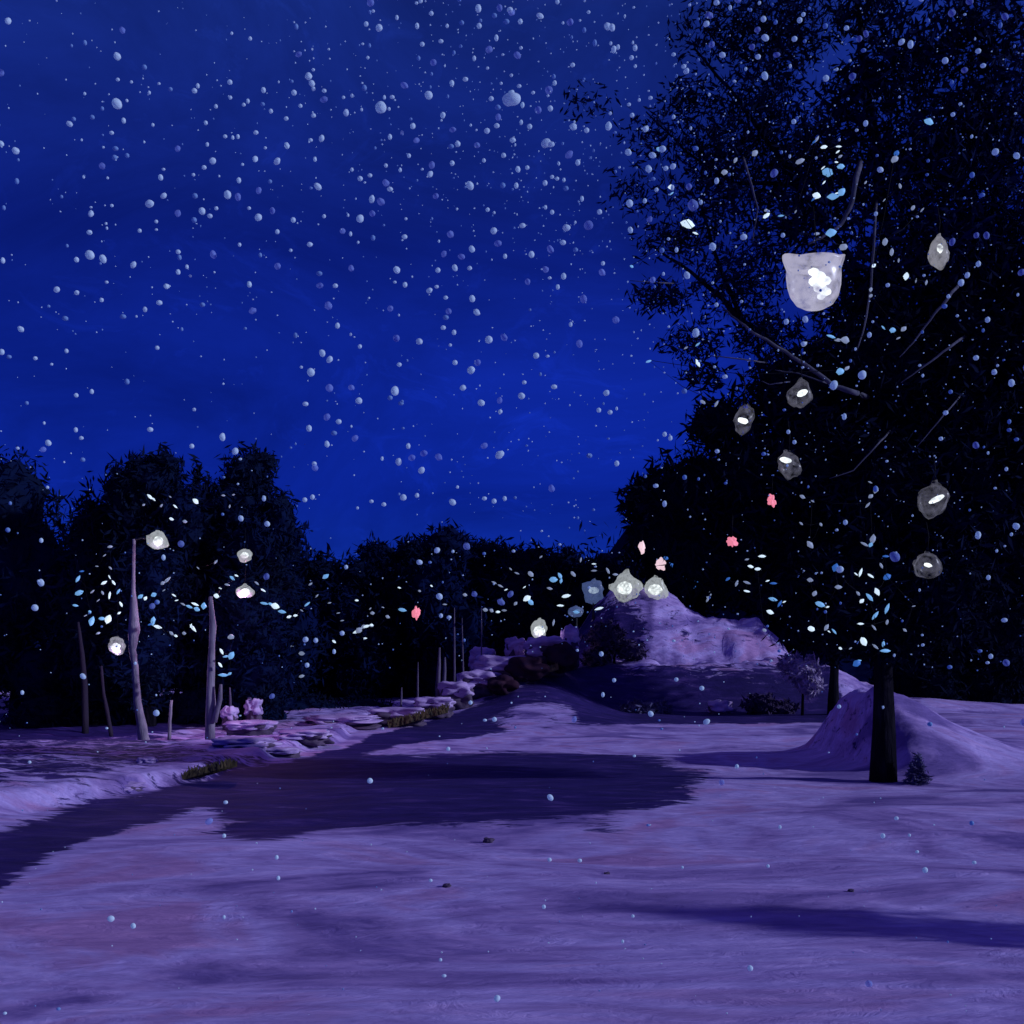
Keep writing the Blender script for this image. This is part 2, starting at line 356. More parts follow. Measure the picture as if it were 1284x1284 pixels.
# ------------------------------------------------------------------ trees
def leaves(lobes, n, size, core=True, hang=0.35, seed=0):
    """lobes: (cx,cy,cz,rx,ry,rz,weight). returns numpy quads"""
    rng = np.random.default_rng(seed)
    w = np.array([l[3] * l[4] * l[5] * l[6] for l in lobes]) ** .8; w /= w.sum()
    k = rng.choice(len(lobes), n, p=w)
    Lb = np.array(lobes)
    d = rng.normal(size=(n, 3)); d /= np.linalg.norm(d, axis=1)[:, None]
    r = rng.random(n) ** .45
    # lumpy, ragged outline
    lump = 1 + .22 * np.sin(d[:, 0] * 5 + k * 1.7 + seed) * np.cos(d[:, 2] * 6 + k) + .12 * np.sin(d[:, 0] * 13 + d[:, 2] * 11 + k)
    r = r * lump * (1 + .10 * (rng.random(n) < .12) * rng.random(n) * 2)
    P = Lb[k, 0:3] + d * Lb[k, 3:6] * r[:, None]
    a = rng.normal(size=(n, 3)); a[:, 2] += hang * rng.choice([-1, 1], n); a /= np.linalg.norm(a, axis=1)[:, None]
    b = np.cross(a, rng.normal(size=(n, 3))); b /= np.linalg.norm(b, axis=1)[:, None]
    s = size * rng.uniform(.6, 1.5, n)[:, None]
    ln, wd = s * 1.3, s * .30
    sk = rng.uniform(-.4, .4, (n, 1))
    return np.stack([P - a * ln, P + b * wd + a * ln * sk, P + a * ln, P - b * wd + a * ln * sk], 1)
def core_quads(lobes, shrink=.72):
    V, Fc = ico(2); Q = []
    Va = np.array([tuple(v) for v in V])
    tri = np.array(Fc)
    for i, l in enumerate(lobes):
        if l[6] < .6: continue
        k = 1 + .18 * np.sin(Va[:, 0] * 5 + i) * np.cos(Va[:, 2] * 6 + i)
        P = np.array(l[:3]) + Va * np.array(l[3:6]) * shrink * k[:, None]
        T = P[tri]
        Q.append(np.concatenate([T, T[:, 2:3] * .5 + T[:, 0:1] * .5], 1))
    return np.concatenate(Q) if Q else np.zeros((0, 4, 3))
def px_lobe(px, py, rx, ry, d, w=1.0, ry_d=None, dj=0):
    c = at(px, py, d + dj); s = (d + dj) / F
    return (c.x, c.y, c.z, rx * s, (ry_d if ry_d else (rx + ry) * .5 * s), ry * s, w)
def limb(a, b, r0, r1, wig=.12, n=7, seg=7):
    a, b = Vector(a), Vector(b); pts, rr = [], []; ln = (b - a).length
    for i in range(n):
        t = i / (n - 1); o = Vector((random.uniform(-1, 1), random.uniform(-1, 1), random.uniform(-1, 1))) * wig * ln * .12 * math.sin(math.pi * t)
        pts.append(a.lerp(b, t) + o); rr.append(r0 + (r1 - r0) * t)
    return tube_data(pts, rr, seg, .06)
SEED = [100]
def tree(name, label, base_px, d, lobes_px, nleaf, lsize, leafmat, group=None, trunk_r=.16, barkmat=None, nlimb=6, trunk_top=None, lean=0, cat='tree', core=.72, cnear=False):
    SEED[0] += 1; random.seed(SEED[0])
    x = (base_px - CX) / F * d; b = Vector((x, d, gz(x, d) - .08))
    root = empty(name, b); tag(root, label, cat, group)
    lobes = [px_lobe(*l[:4], d, *(l[4:])) for l in lobes_px]
    Q = leaves(lobes, nleaf, lsize, seed=SEED[0])
    if core: Q = np.concatenate([Q, core_quads(lobes, core)])
    link("crown", np_quads("crown", Q), leafmat, root)
    zc = sum(l[2] for l in lobes) / len(lobes); xc = sum(l[0] for l in lobes) / len(lobes)
    top = Vector((b.x * .6 + xc * .4 + lean, d, max(zc, b.z + 1))) if trunk_top is None else Vector(trunk_top)
    mb = MB(); n = 9; pts, rr = [], []
    for i in range(n):
        t = i / (n - 1); wv = math.sin(t * 5 + SEED[0]) * .12 * trunk_r * 4
        pts.append(b.lerp(top, t) + Vector((wv * t * (1 - t) * 3, 0, 0))); rr.append(trunk_r * (1.35 if i == 0 else (1.05 if i == 1 else 1 - .6 * t)))
    mb.tube(pts, rr, 10, .06); mb.build("trunk", barkmat or M_bark, root)
    for l in sorted(lobes, key=lambda l: -l[6])[:nlimb]:
        t = random.uniform(.5, .95); a = b.lerp(top, t)
        lm = MB(); lm.add(*limb(a, (l[0] + random.uniform(-.3, .3) * l[3], l[1], l[2] + .2 * l[5]), trunk_r * .42, trunk_r * .1, .8)); lm.build("limb", barkmat or M_bark, root)
    return root

# far wood behind everything (one dark mass)
def far_wood():
    lobes = []
    rng = random.Random(3)
    for i in range(150):
        x = rng.uniform(-150, 150); px = CX + x / 105 * F
        top = 715 + 25 * math.sin(px * .012) + rng.uniform(-14, 18)
        if px > 760: top -= 60
        z = CH + (HY - top) / F * 105
        lobes.append((x, 105 + rng.uniform(-5, 8), z * .5, rng.uniform(4, 8), 4, z * .52, 1))
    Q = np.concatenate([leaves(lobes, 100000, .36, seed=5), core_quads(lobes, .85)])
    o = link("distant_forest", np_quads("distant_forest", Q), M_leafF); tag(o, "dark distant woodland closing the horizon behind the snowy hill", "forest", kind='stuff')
far_wood()

G_LINE = "dark trees of the treeline beyond the snow"
LINE = [ # px, D, top y, half width, label bits
 (352, 58, 648, 46, "dark navy tree sloping down at the right end of the left grove"),
 (398, 62, 694, 46, "low rounded dark tree just right of the left grove"),
 (446, 60, 700, 38, "small dark tree in the dip between the left grove and the middle wood"),
 (474, 66, 676, 34, "narrow dark tree with a pointed top, first of the middle wood"),
 (516, 63, 672, 40, "dark tree behind the red light of the middle wood"),
 (560, 60, 656, 48, "tallest domed tree of the middle wood"),
 (612, 64, 674, 46, "dark tree right of the tallest dome in the middle wood"),
 (662, 61, 682, 44, "broad dark tree behind the lantern on the stones"),
 (706, 66, 684, 44, "dark tree behind the blue lantern on the hill"),
 (752, 64, 694, 42, "dark tree rising just behind the top of the snowy hill"),
]
for i, (px, d, top, hw, lab) in enumerate(LINE):
    bot = 880 if px < 600 else 850
    h = (bot - top)
    lob = [(px, top + hw * .62, hw * .8, hw * .62), (px - hw * .3, top + h * .45, hw, h * .36), (px + hw * .35, top + h * .62, hw * 1.05, h * .36), (px + random.uniform(-8, 8), top + h * .86, hw * 1.1, h * .2)]
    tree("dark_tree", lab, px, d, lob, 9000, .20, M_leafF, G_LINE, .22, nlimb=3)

G_LEFT = "tall dark trees of the left grove"
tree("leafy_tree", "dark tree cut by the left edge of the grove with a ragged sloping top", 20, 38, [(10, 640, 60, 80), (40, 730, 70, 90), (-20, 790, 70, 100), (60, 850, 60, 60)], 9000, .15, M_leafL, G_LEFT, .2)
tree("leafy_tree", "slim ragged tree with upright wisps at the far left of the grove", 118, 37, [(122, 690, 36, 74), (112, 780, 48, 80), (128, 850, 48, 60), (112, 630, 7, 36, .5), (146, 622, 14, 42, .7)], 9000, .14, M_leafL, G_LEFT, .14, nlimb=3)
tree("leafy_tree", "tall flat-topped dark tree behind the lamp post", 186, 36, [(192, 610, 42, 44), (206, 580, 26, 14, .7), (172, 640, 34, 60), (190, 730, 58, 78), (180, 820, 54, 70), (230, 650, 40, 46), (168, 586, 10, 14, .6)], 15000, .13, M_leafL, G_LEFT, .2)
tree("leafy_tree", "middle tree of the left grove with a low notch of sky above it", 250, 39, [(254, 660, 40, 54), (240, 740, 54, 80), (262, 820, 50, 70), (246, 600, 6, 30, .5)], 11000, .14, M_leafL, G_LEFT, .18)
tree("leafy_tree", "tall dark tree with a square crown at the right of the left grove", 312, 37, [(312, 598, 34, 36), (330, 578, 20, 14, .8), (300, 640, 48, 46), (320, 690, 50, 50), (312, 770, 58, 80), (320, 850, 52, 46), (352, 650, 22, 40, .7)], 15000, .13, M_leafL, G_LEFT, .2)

# right-hand trees behind the big one
G_R = "black trees behind the big tree"
tree("dark_tree", "black tree whose rounded left shoulder meets the sky above the hill lamps", 880, 60, [(832, 668, 54, 74), (880, 640, 66, 64), (812, 630, 34, 34), (922, 700, 70, 70), (850, 735, 46, 30, .8)], 15000, .24, M_leaf, G_R, .3)
tree("dark_tree", "black tree filling the gap between the hill top and the thin dark trunk", 985, 58, [(960, 690, 70, 80), (1010, 740, 60, 76), (960, 640, 70, 60), (990, 792, 36, 30, .8)], 13000, .22, M_leaf, G_R, .3)
tree("dark_tree", "black tree with a thin forked trunk just left of the big trunk", 1046, 45, [(1040, 720, 60, 80), (1052, 790, 40, 42), (1075, 670, 60, 70), (1010, 680, 50, 60)], 13000, .17, M_leaf, G_R, .22)
tree("dark_tree", "black tree standing behind the snow bank right of the big trunk", 1150, 54, [(1140, 780, 60, 80), (1160, 850, 60, 52), (1110, 720, 60, 80), (1185, 700, 60, 90)], 15000, .2, M_leaf, G_R, .22)
tree("dark_tree", "black tree at the far right behind the descending snow bank", 1236, 55, [(1240, 790, 60, 90), (1230, 870, 60, 56), (1270, 700, 60, 90), (1262, 900, 50, 50)], 15000, .2, M_leaf, G_R, .22)

# the big tree
BIGD = 21.0
big_lobes = [
 (1100, 600, 110, 110), (1010, 590, 100, 90), (930, 600, 80, 70), (860, 620, 60, 50, .9), (1190, 600, 110, 120), (1260, 560, 90, 120),
 (1080, 720, 110, 80), (1000, 700, 90, 70), (1170, 740, 90, 80), (930, 690, 70, 60), (880, 700, 50, 46, .8), (1100, 790, 60, 40), (1040, 780, 60, 36, .9),
 (900, 530, 46, 36, .8), (1000, 490, 80, 56), (1100, 470, 100, 90), (1210, 440, 100, 100), (1280, 400, 70, 120), (880, 470, 36, 18, .5),
 (1070, 380, 54, 60, .55), (1140, 330, 90, 90, .55), (1230, 290, 90, 110, .58), (1000, 280, 60, 60, .45), (1060, 230, 60, 60, .5), (1150, 200, 80, 80, .5), (1240, 150, 80, 90, .5), (1060, 140, 50, 60, .45), (1120, 90, 70, 60, .5), (1220, 40, 80, 60, .5), (1090, 0, 60, 50, .5),
]
tree("big_leafy_tree", "huge black leafy tree overhanging the snow with one thick straight trunk", 1107, BIGD, [l for l in big_lobes if not (len(l) > 4 and l[4] <= .6)], 70000, .095, M_leaf, None, .205, nlimb=0, core=.62, trunk_top=at(1104, 420, BIGD))
UP = [l for l in big_lobes if len(l) > 4 and l[4] <= .6]
big = [o for o in bpy.data.objects if o.name == "big_leafy_tree"][0]
# thinner sprays at the upper left of its crown, as a part of their own
spr = [(830, 372, 44, 24, .5), (870, 430, 44, 26, .5), (905, 250, 66, 50, .4), (820, 170, 50, 30, .2), (870, 125, 46, 30, .4), (930, 180, 60, 56, .35), (800, 240, 44, 30, .2), (960, 120, 56, 50, .4), (900, 40, 60, 40, .3), (980, 40, 70, 60, .45), (740, 130, 40, 26, .1), (930, 350, 60, 50, .5), (960, 420, 50, 30, .6), (850, 300, 56, 30, .35), (1000, 200, 60, 60, .6), (880, 190, 46, 40, .3)]
link("upper_crown", np_quads("upper_crown", leaves([px_lobe(*l[:4], BIGD, *l[4:]) for l in UP], 20000, .09, seed=56)), M_twig, big)
Q = leaves([px_lobe(*l[:4], BIGD, *l[4:]) for l in spr], 14000, .065, seed=55, hang=0)
link("outer_spray", np_quads("outer_spray", Q), M_twig, big)
lm = MB()
T = lambda y: at(1104, y, BIGD)
def curve_limb(mb, pts, d, r0, r1):
    P = [at(px, py, d + (dz[0] if dz else 0)) for px, py, *dz in pts]; out_ = []
    for i in range(len(P) - 1):
        for k in range(4): out_.append(P[i].lerp(P[i + 1], k / 4) + Vector((random.uniform(-1, 1), 0, random.uniform(-1, 1))) * r0 * .25)
    out_.append(P[-1]); n = len(out_)
    mb.tube(out_, [r0 + (r1 - r0) * i / (n - 1) for i in range(n)], 7, .08)
for pts, r0, r1 in [([(1104, 640), (1080, 560), (1046, 500), (990, 448), (930, 400), (880, 350), (820, 310)], .13, .02),
                    ([(1104, 560), (1100, 440), (1110, 300), (1100, 180), (1080, 60), (1070, -40)], .15, .04),
                    ([(1104, 620), (1150, 500), (1200, 400), (1240, 280), (1270, 150)], .13, .03),
                    ([(1102, 440), (1070, 330), (1000, 230), (930, 130), (870, 60)], .09, .02),
                    ([(930, 400), (900, 330), (880, 260), (900, 180)], .05, .015),
                    ([(1000, 230), (920, 230), (860, 190), (810, 140)], .045, .012),
                    ([(1104, 650), (1020, 620), (940, 560), (860, 540)], .10, .03),
                    ([(1104, 700), (1160, 640), (1230, 600), (1290, 590)], .10, .03)]:
    lm = MB(); curve_limb(lm, pts, BIGD, r0, r1); lm.build("limb", M_bark, big)
# front twigs of the crown, light on them put into a paler bark
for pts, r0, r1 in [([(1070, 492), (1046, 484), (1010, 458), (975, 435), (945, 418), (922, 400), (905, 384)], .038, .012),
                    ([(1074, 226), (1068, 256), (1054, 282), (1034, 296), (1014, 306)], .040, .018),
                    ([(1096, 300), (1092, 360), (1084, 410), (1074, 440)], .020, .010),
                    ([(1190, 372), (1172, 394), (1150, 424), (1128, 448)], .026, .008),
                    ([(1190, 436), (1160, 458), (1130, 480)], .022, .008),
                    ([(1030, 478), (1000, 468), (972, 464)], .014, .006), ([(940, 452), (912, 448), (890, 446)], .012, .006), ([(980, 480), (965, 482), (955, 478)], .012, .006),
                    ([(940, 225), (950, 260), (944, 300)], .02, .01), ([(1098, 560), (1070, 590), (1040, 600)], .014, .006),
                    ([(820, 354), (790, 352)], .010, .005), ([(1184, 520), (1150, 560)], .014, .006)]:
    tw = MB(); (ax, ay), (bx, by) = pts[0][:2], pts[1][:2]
    curve_limb(tw, [(ax + (ax - bx) * .8, ay + (ay - by) * .8, 2.4)] + list(pts), BIGD - 2.9, r0 * 1.3, r1); tw.build("twig", M_twiglit, big)
# dark brushy strokes at left of the crown
# unseen small tree, added beyond the right edge to shade the near snow
def unseen_shade_tree():
    b = Vector((7.5, 7.6, gz(7.5, 7.6))); root = empty("added_shade_tree", b); tag(root, "unseen small leafy tree added beyond the right edge to shade the near snow", "tree")
    lob = [(7.5, 7.6, 1.3, 1.0, .40, .6, 1), (7.4, 7.9, 1.9, .7, .35, .5, 1)]
    link("crown", np_quads("crown", leaves(lob, 1500, .08, seed=77)), M_leaf, root)
    mb = MB(); mb.tube([b, b + Vector((.05, 0, 1.2)), b + Vector((0, .1, 1.9))], [.06, .05, .02], 8); mb.build("trunk", M_bark, root)
unseen_shade_tree()
# ------------------------------------------------------------------ pale trunks at left, lamp post
def bare(name, label, pts, d, rpx, m, group=None, cat="tree"):
    p0 = at(*pts[0], d); p0.z = gz(p0.x, d) - .05
    root = empty(name, p0); tag(root, label, cat, group)
    P = [p0] + [at(a, b, d) for a, b in pts[1:]]
    out_ = []; rr = []
    n = len(P)
    for i in range(n - 1):
        for k in range(3):
            t = k / 3; out_.append(P[i].lerp(P[i + 1], t)); rr.append((rpx[i] * (1 - t) + rpx[i + 1] * t) * d / F / 2)
    out_.append(P[-1]); rr.append(rpx[-1] * d / F / 2)
    mb = MB(); mb.tube(out_, rr, 9, .12); mb.build("trunk" if cat == "tree" else "post", m, root)
    return root
GB = "bare pale trunks in front of the left grove"
def twigs(root, pts_list, d, m):
    mb = MB()
    for pts in pts_list: curve_limb(mb, pts, d, .018, .006)
    mb.build("twigs", m, root)
t1 = bare("bare_tree", "straight pale bare trunk cut off short, right of the lamp post", [(263, 938), (264, 880), (265, 820), (267, 785), (264, 748)], 30, [13, 12, 8, 8, 5], M_barkpale, GB)
mb = MB(); mb.tube([at(268, 905, 29.9), at(276, 876, 29.9), at(277, 858, 29.9)], [.09, .07, .04], 7, .1); mb.build("broken_branch", M_barkpale, t1)
t2 = bare("bare_tree", "thin faint leaning trunk left of the lamp post", [(140, 930), (136, 900), (130, 870), (127, 835)], 33, [5, 5, 4, 3], M_barkdim, GB)
t3 = bare("bare_tree", "short thick faint trunk at the far left edge of the grove", [(107, 960), (106, 860), (103, 820), (98, 780)], 34, [9, 7, 6, 3], M_barkdim, GB)
t4 = bare("bare_tree", "thin faint sapling between the lamp post and the straight pale trunk", [(212, 940), (213, 905), (215, 878)], 31, [5, 4, 3], M_barkpale, GB)

lp = bare("lamp_post", "crooked pale lamp post with a short arm carrying a white lantern", [(181, 946), (180, 925), (172, 880), (169, 835), (166, 815), (168, 790), (167, 740), (168, 676)], 30, [12, 14, 9, 8, 9, 15, 5, 4], M_barkpale, None, "lamp post")
lmb = MB(); lmb.tube([at(167, 677, 30), at(176, 675, 30), at(192, 676, 30)], [.03, .025, .02], 7); lmb.build("arm", M_iron, lp)

# ------------------------------------------------------------------ lanterns
def rim_lantern(label, px, py, d, wpx, hpx, glass, bulbm, cat="lantern", kind="globe", blobs=((0, 0, .42, .3),), name="lantern", hang=.5, post=False, spikes=0, group=None, parent=None, tilt=0, light=None, seed=None):
    SEED[0] += 1; random.seed(SEED[0]); sd_ = SEED[0]
    c = at(px, py, d); s = d / F; rx, rz = wpx * s / 2, hpx * s / 2
    root = empty(name, c); 
    if parent is None: tag(root, label, cat, group)
    mb = MB(); seg = 28
    if kind == "bowl":
        pf = [(.02, -1.0), (.35, -.97), (.66, -.78), (.86, -.45), (.95, -.05), (.97, .35), (.96, .62), (1.08, .80), (1.10, .92), (1.02, .93), (.90, .70), (.6, .66), (.02, .66)]
    else:
        pf = [(.03, -1)] + [(math.cos(R(a)), math.sin(R(a))) for a in range(-70, 71, 14)] + [(.22, 1.0), (.18, 1.12)]
    mb.lathe([(r * rx, z * rz) for r, z in pf], (0, 0, 0), seg, .35 if kind != "bowl" else .06, sd_)
    V = []
    for v in mb.V:
        k = 1.0
        if spikes:
            a = math.atan2(v.z, v.x); k = 1 + spikes * max(0, math.sin(a * 4 + sd_)) ** 3 * (1 if v.z > -rz * .2 else .4)
        if kind != "bowl": k *= 1 + .13 * noise.noise(v / rx * 1.6 + Vector((sd_, 0, 0))) * 2
        V.append(v * k)
    if kind == "bowl":   # the two ears of the flared rim
        V = [Vector((v.x, v.y * .8, v.z + (.16 * rz * max(0, abs(v.x) / rx - .72) * 4 if v.z > .7 * rz else 0))) for v in V]
    m_ = Matrix.Rotation(tilt, 3, 'Y'); mb.V = [c + m_ @ v for v in V]
    mb.build("glass_shade", glass, root)
    bb = MB()
    for i, (bx, bz, br, bh) in enumerate(blobs):
        bb.blob(c + m_ @ Vector((bx * rx, -rx * .35, bz * rz)), 1, 3, .10, 1.8, sd_ + i, (br * rx, .5 * br * rx, bh * rz), Matrix.Rotation(random.uniform(-.5, .3), 3, 'Y') if len(blobs) == 1 else None)
    bb.build("bulb", bulbm, root)
    cp = MB()
    if hang:
        topz = rz * (1.05 if kind != "bowl" else .7)
        cp.lathe([(.01, .10 * rz), (.12 * rx, .08 * rz), (.20 * rx, 0), (.01, -.01)], c + Vector((0, 0, topz)), 12)
        cp.build("cap", M_iron, root)
        wr = MB(); wr.tube([c + Vector((0, 0, topz)), c + Vector((.02, 0, topz + hang * .5)), c + Vector((0, 0.05, topz + hang))], [.008] * 3, 5); wr.build("hanging_wire", M_wire, root)
    if post:
        bz = gz(c.x, c.y)
        cp.tube([Vector((c.x, c.y + .05, bz - .1)), Vector((c.x, c.y + .05, bz + .3)), c - Vector((0, -.05, rz * .95))], [.09, .05, .04], 8)
        cp.build("post", M_iron, root)
    if light:
        ld = bpy.data.lights.new("lantern_light", 'POINT'); ld.energy, ld.color = light[0], light[1]; ld.shadow_soft_size = rx * .6
        lo = bpy.data.objects.new("lantern_light", ld); COL.objects.link(lo); lo.location = c - Vector((0, rx * 1.3, rz * 1.4)); lo.parent = root; lo.matrix_parent_inverse = Matrix.Translation(-root.location)
    if parent is not None: root.parent = parent; root.matrix_parent_inverse = Matrix.Translation(-parent.location)
    return root
rim_lantern("big bowl-shaped frosted glass lantern with flared rim hanging high in the black tree", 1021, 357, 17.6, 70, 62, M_glass, M_bulb, kind="bowl",
            blobs=((-.10, .36, .20, .16), (.10, .18, .22, .2), (.28, .02, .22, .18), (-.06, -.02, .24, .2), (.12, -.28, .24, .2), (.28, -.42, .22, .17), (.14, -.62, .14, .12)), hang=1.0, light=(8, (.8, .85, 1)))
GL = "lanterns hanging in the trees"
rim_lantern("small lantern with a bright slanted bulb, below the big bowl lantern in the black tree", 1004, 495, 17.6, 27, 34, M_glassfaint, M_bulb, blobs=((.05, .05, .52, .22),), group=GL)
rim_lantern("grey glass lantern nearest the sky on the left side of the big tree crown", 933, 527, 17.6, 24, 36, M_glassfaint, M_bulb, blobs=((-.15, -.12, .55, .2),), group=GL, tilt=.3)
rim_lantern("lantern with a white teardrop bulb above the pink lights in the black tree", 989, 584, 17.6, 25, 34, M_glassfaint, M_bulb, blobs=((-.3, .42, .6, .2),), group=GL, tilt=-.2)
rim_lantern("clear lantern at the right edge of the picture, level with the big bowl lantern", 1177, 317, 17.6, 26, 38, M_glassdim, M_bulb, blobs=((0, .2, .3, .3),), group=GL)
rim_lantern("smoky lantern with a short white bulb at the right edge, lower down the big crown", 1171, 628, 17.6, 34, 42, M_glassfaint, M_bulb, blobs=((.05, .05, .6, .16),), group=GL)
rim_lantern("faint smoky lantern with a tiny bulb, lowest at the right side of the big tree", 1163, 710, 17.6, 32, 32, M_glassfaint, M_bulb, blobs=((-.1, .05, .32, .16),), group=GL)
rim_lantern("white lantern", 198, 678, 29.7, 25, 22, M_glasswhite, M_bulb, blobs=((.15, -.1, .5, .55),), parent=lp, hang=0, spikes=.12, light=(25, (1, .75, .95)), cat=None)
rim_lantern("upper of the two white lanterns hanging one above the other in the left grove", 307, 697, 31.5, 17, 17, M_glasswhite, M_bulb, blobs=((.05, .05, .6, .45),), group=GL, hang=.6)
rim_lantern("lower of the two white lanterns hanging one above the other in the left grove", 307, 742, 31.5, 20, 16, M_glasswhite, M_bulb, blobs=((.1, -.1, .62, .6),), group=GL, hang=.8, light=(200, (1, .40, .80)))
rim_lantern("grey pointed lantern hanging low left of the lamp post", 147, 810, 31.5, 18, 23, M_glassdim, M_bulb, blobs=((-.1, -.1, .66, .4),), group=GL, hang=1.2, light=(90, (.9, .6, 1)))
rim_lantern("white bell-shaped lantern on a short post among the snow-covered stones", 676, 789, 50, 20, 24, M_glasswhite, M_bulb, kind="globe", blobs=((0, -.15, .7, .5),), hang=0, post=True, light=(50, (.9, .7, 1)))
GH = "globe lamps on posts on the hill"
rim_lantern("larger spiky white globe lamp on a post at the top of the snowy hill", 785, 738, 53.2, 34, 34, M_glasswhite, M_bulb, blobs=((-.12, 0, .55, .48),), hang=0, post=True, spikes=.16, group=GH)
rim_lantern("smaller white globe lamp on a post just right of the larger spiky one", 823, 739, 53.4, 26, 30, M_glasswhite, M_bulb, blobs=((-.15, -.05, .66, .45),), hang=0, post=True, spikes=.14, group=GH)
rim_lantern("blue glass lantern on a post left of the two white globe lamps", 744, 742, 53.4, 28, 28, M_glassblue, M_fw, blobs=((0, .1, .45, .3),), hang=0, post=True, spikes=.2, group=GH)
rim_lantern("small blue glass lantern low on the left slope of the hill", 723, 767, 52.6, 18, 14, M_glassblue, M_fb, blobs=((0, 0, .5, .4),), hang=0, post=True, group=GH)
for px, py, d, w, h, m, lab in [(968, 628, 17.6, 9, 12, M_bulbwarm, "pink light hanging just under the teardrop lantern in the black tree"), (918, 679, 17.6, 11, 12, M_bulbwarm, "brightest red-pink light, star shaped, left of centre in the black tree"),
                         (829, 708, 46, 11, 12, M_bulbpale, "twisted pink and white light just above the hill lamps"), (805, 686, 46, 7, 12, M_bulbpale, "pale pink curved light above and left of the twisted one"), (522, 768, 42, 9, 13, M_bulbwarm, "single red light in the dark middle wood")]:
    SEED[0] += 1; random.seed(SEED[0]); c = at(px, py, d); s = d / F / 2
    root = empty("coloured_light", c); tag(root, lab, "light", "pink and red lights in the trees")
    mb = MB(); mb.blob(c, 1, 3, .55, 1.7, SEED[0], (w * s, w * s * .6, h * s), Matrix.Rotation(random.uniform(-.6, .6), 3, 'Y')); mb.build("bulb", m, root)
    mb = MB(); mb.tube([c + Vector((0, 0, h * s)), c + Vector((.01, 0, h * s + .35))], [.006, .006], 5); mb.build("hanging_wire", M_wire, root)

# ------------------------------------------------------------------ strings of small lights
def bulb_mesh(kind):
    mb = MB(); rr = random.Random(kind)
    pf = [(.02, -1), (.30, -.6), (.42, -.1), (.34, .45), (.12, .85), (.02, 1)]
    mb.lathe(pf, (0, 0, 0), 8, .5, kind); return mesh("bulb", mb.V, mb.F, True)
BM = [bulb_mesh(i) for i in range(4)]
BMM = {}
def bulb_of(k, m):
    if (k, m.name) not in BMM:
        q_ = BM[k].copy(); q_.materials.clear(); q_.materials.append(m); BMM[(k, m.name)] = q_
    return BMM[(k, m.name)]
CM = {'w': M_fw, 'g': M_fg, 'b': M_fb, 'd': M_fd, 'p': M_fp}
def light_string(label, d, pts, dj=.5, flat=None):
    """pts: (px,py,size_px,colour,angle_deg) ; angle 0 = lying level, 90 = upright"""
    SEED[0] += 1; random.seed(SEED[0])
    left = list(pts); left.sort(key=lambda p: p[0]); ch = [left.pop(0)]
    while left:
        a = ch[-1]; b = min(left, key=lambda p: (p[0] - a[0]) ** 2 + (p[1] - a[1]) ** 2); left.remove(b); ch.append(b)
    P = [at(p[0], p[1], d + random.uniform(-dj, dj)) for p in ch]
    root = empty("light_string", P[0]); tag(root, label, "string lights", "strings of small lights in the trees")
    w = MB(); wp = []
    for i in range(len(P) - 1):
        wp.append(P[i] + Vector((0, .03, .03))); md = (P[i] + P[i + 1]) / 2; md.z -= .04 * (P[i] - P[i + 1]).length; md.y += .03; wp.append(md)
    wp.append(P[-1] + Vector((0, .03, .03))); w.tube(wp, [.005] * len(wp), 4); w.build("wire", M_wire, root)
    for p, c in zip(ch, P):
        o = link("bulb", bulb_of(random.randrange(4), CM[p[3]]), None, root)
        s = p[2] * d / F / 2; asp = random.choice([.7, .9, 1.2, 1.6])
        ang = p[4] if len(p) > 4 else random.uniform(-50, 50)
        o.location = c; o.rotation_euler = (0, R(90 - ang), random.uniform(-.4, .4)); o.scale = (s * asp, s * asp, s)
def z(o, k, L_):  # enlarged-crop coordinates to photo pixels
    return [(o[0] + a / k, o[1] + b / k, *r) for a, b, *r in L_]
zl = lambda L_: z((93, 550), 3.155, L_)
light_string("cluster of white and bright blue lights at the far left edge of the grove", 31.5, zl([(15, 555, 10, 'b', 60), (30, 525, 6, 'd'), (20, 610, 13, 'b', 20), (5, 660, 8, 'b'), (72, 605, 7, 'g', 40), (45, 700, 5, 'g'), (70, 722, 13, 'b', 70), (110, 712, 9, 'b', 0), (135, 715, 12, 'w', 70), (95, 770, 6, 'g', 20), (62, 685, 5, 'b')]))
light_string("arch of white lights left of the lamp post", 31, zl([(118, 570, 9, 'w', 30), (140, 548, 6, 'w', -60), (156, 570, 8, 'w', -50), (143, 512, 6, 'g'), (142, 428, 7, 'g', 10), (120, 462, 5, 'g'), (112, 610, 6, 'g', -60), (140, 620, 10, 'w', 80), (175, 605, 8, 'b', 60), (185, 655, 8, 'w', -60), (95, 640, 5, 'g', 40), (178, 690, 5, 'w'), (90, 505, 5, 'g')]))
light_string("sagging line of small lights between the lamp post and the straight pale trunk", 29, zl([(262, 625, 9, 'b', 30), (282, 632, 6, 'w', 60), (315, 618, 8, 'b', 20), (355, 600, 5, 'g'), (395, 620, 7, 'w', -30), (405, 640, 5, 'w'), (430, 655, 8, 'g', -30), (455, 665, 10, 'b', -20), (478, 655, 10, 'w', -20), (485, 675, 8, 'b', -20), (513, 662, 9, 'b', 80), (368, 560, 12, 'g', 45), (350, 572, 6, 'g', 40)]))
light_string("small U-shaped lights under the sagging line right of the lamp post", 29, zl([(312, 722, 12, 'b', 80), (330, 745, 11, 'w', -15), (300, 735, 6, 'd'), (385, 770, 7, 'g', -40), (402, 780, 6, 'w', -20), (435, 770, 6, 'g'), (470, 750, 12, 'w', -50), (462, 740, 6, 'w', 70)]))
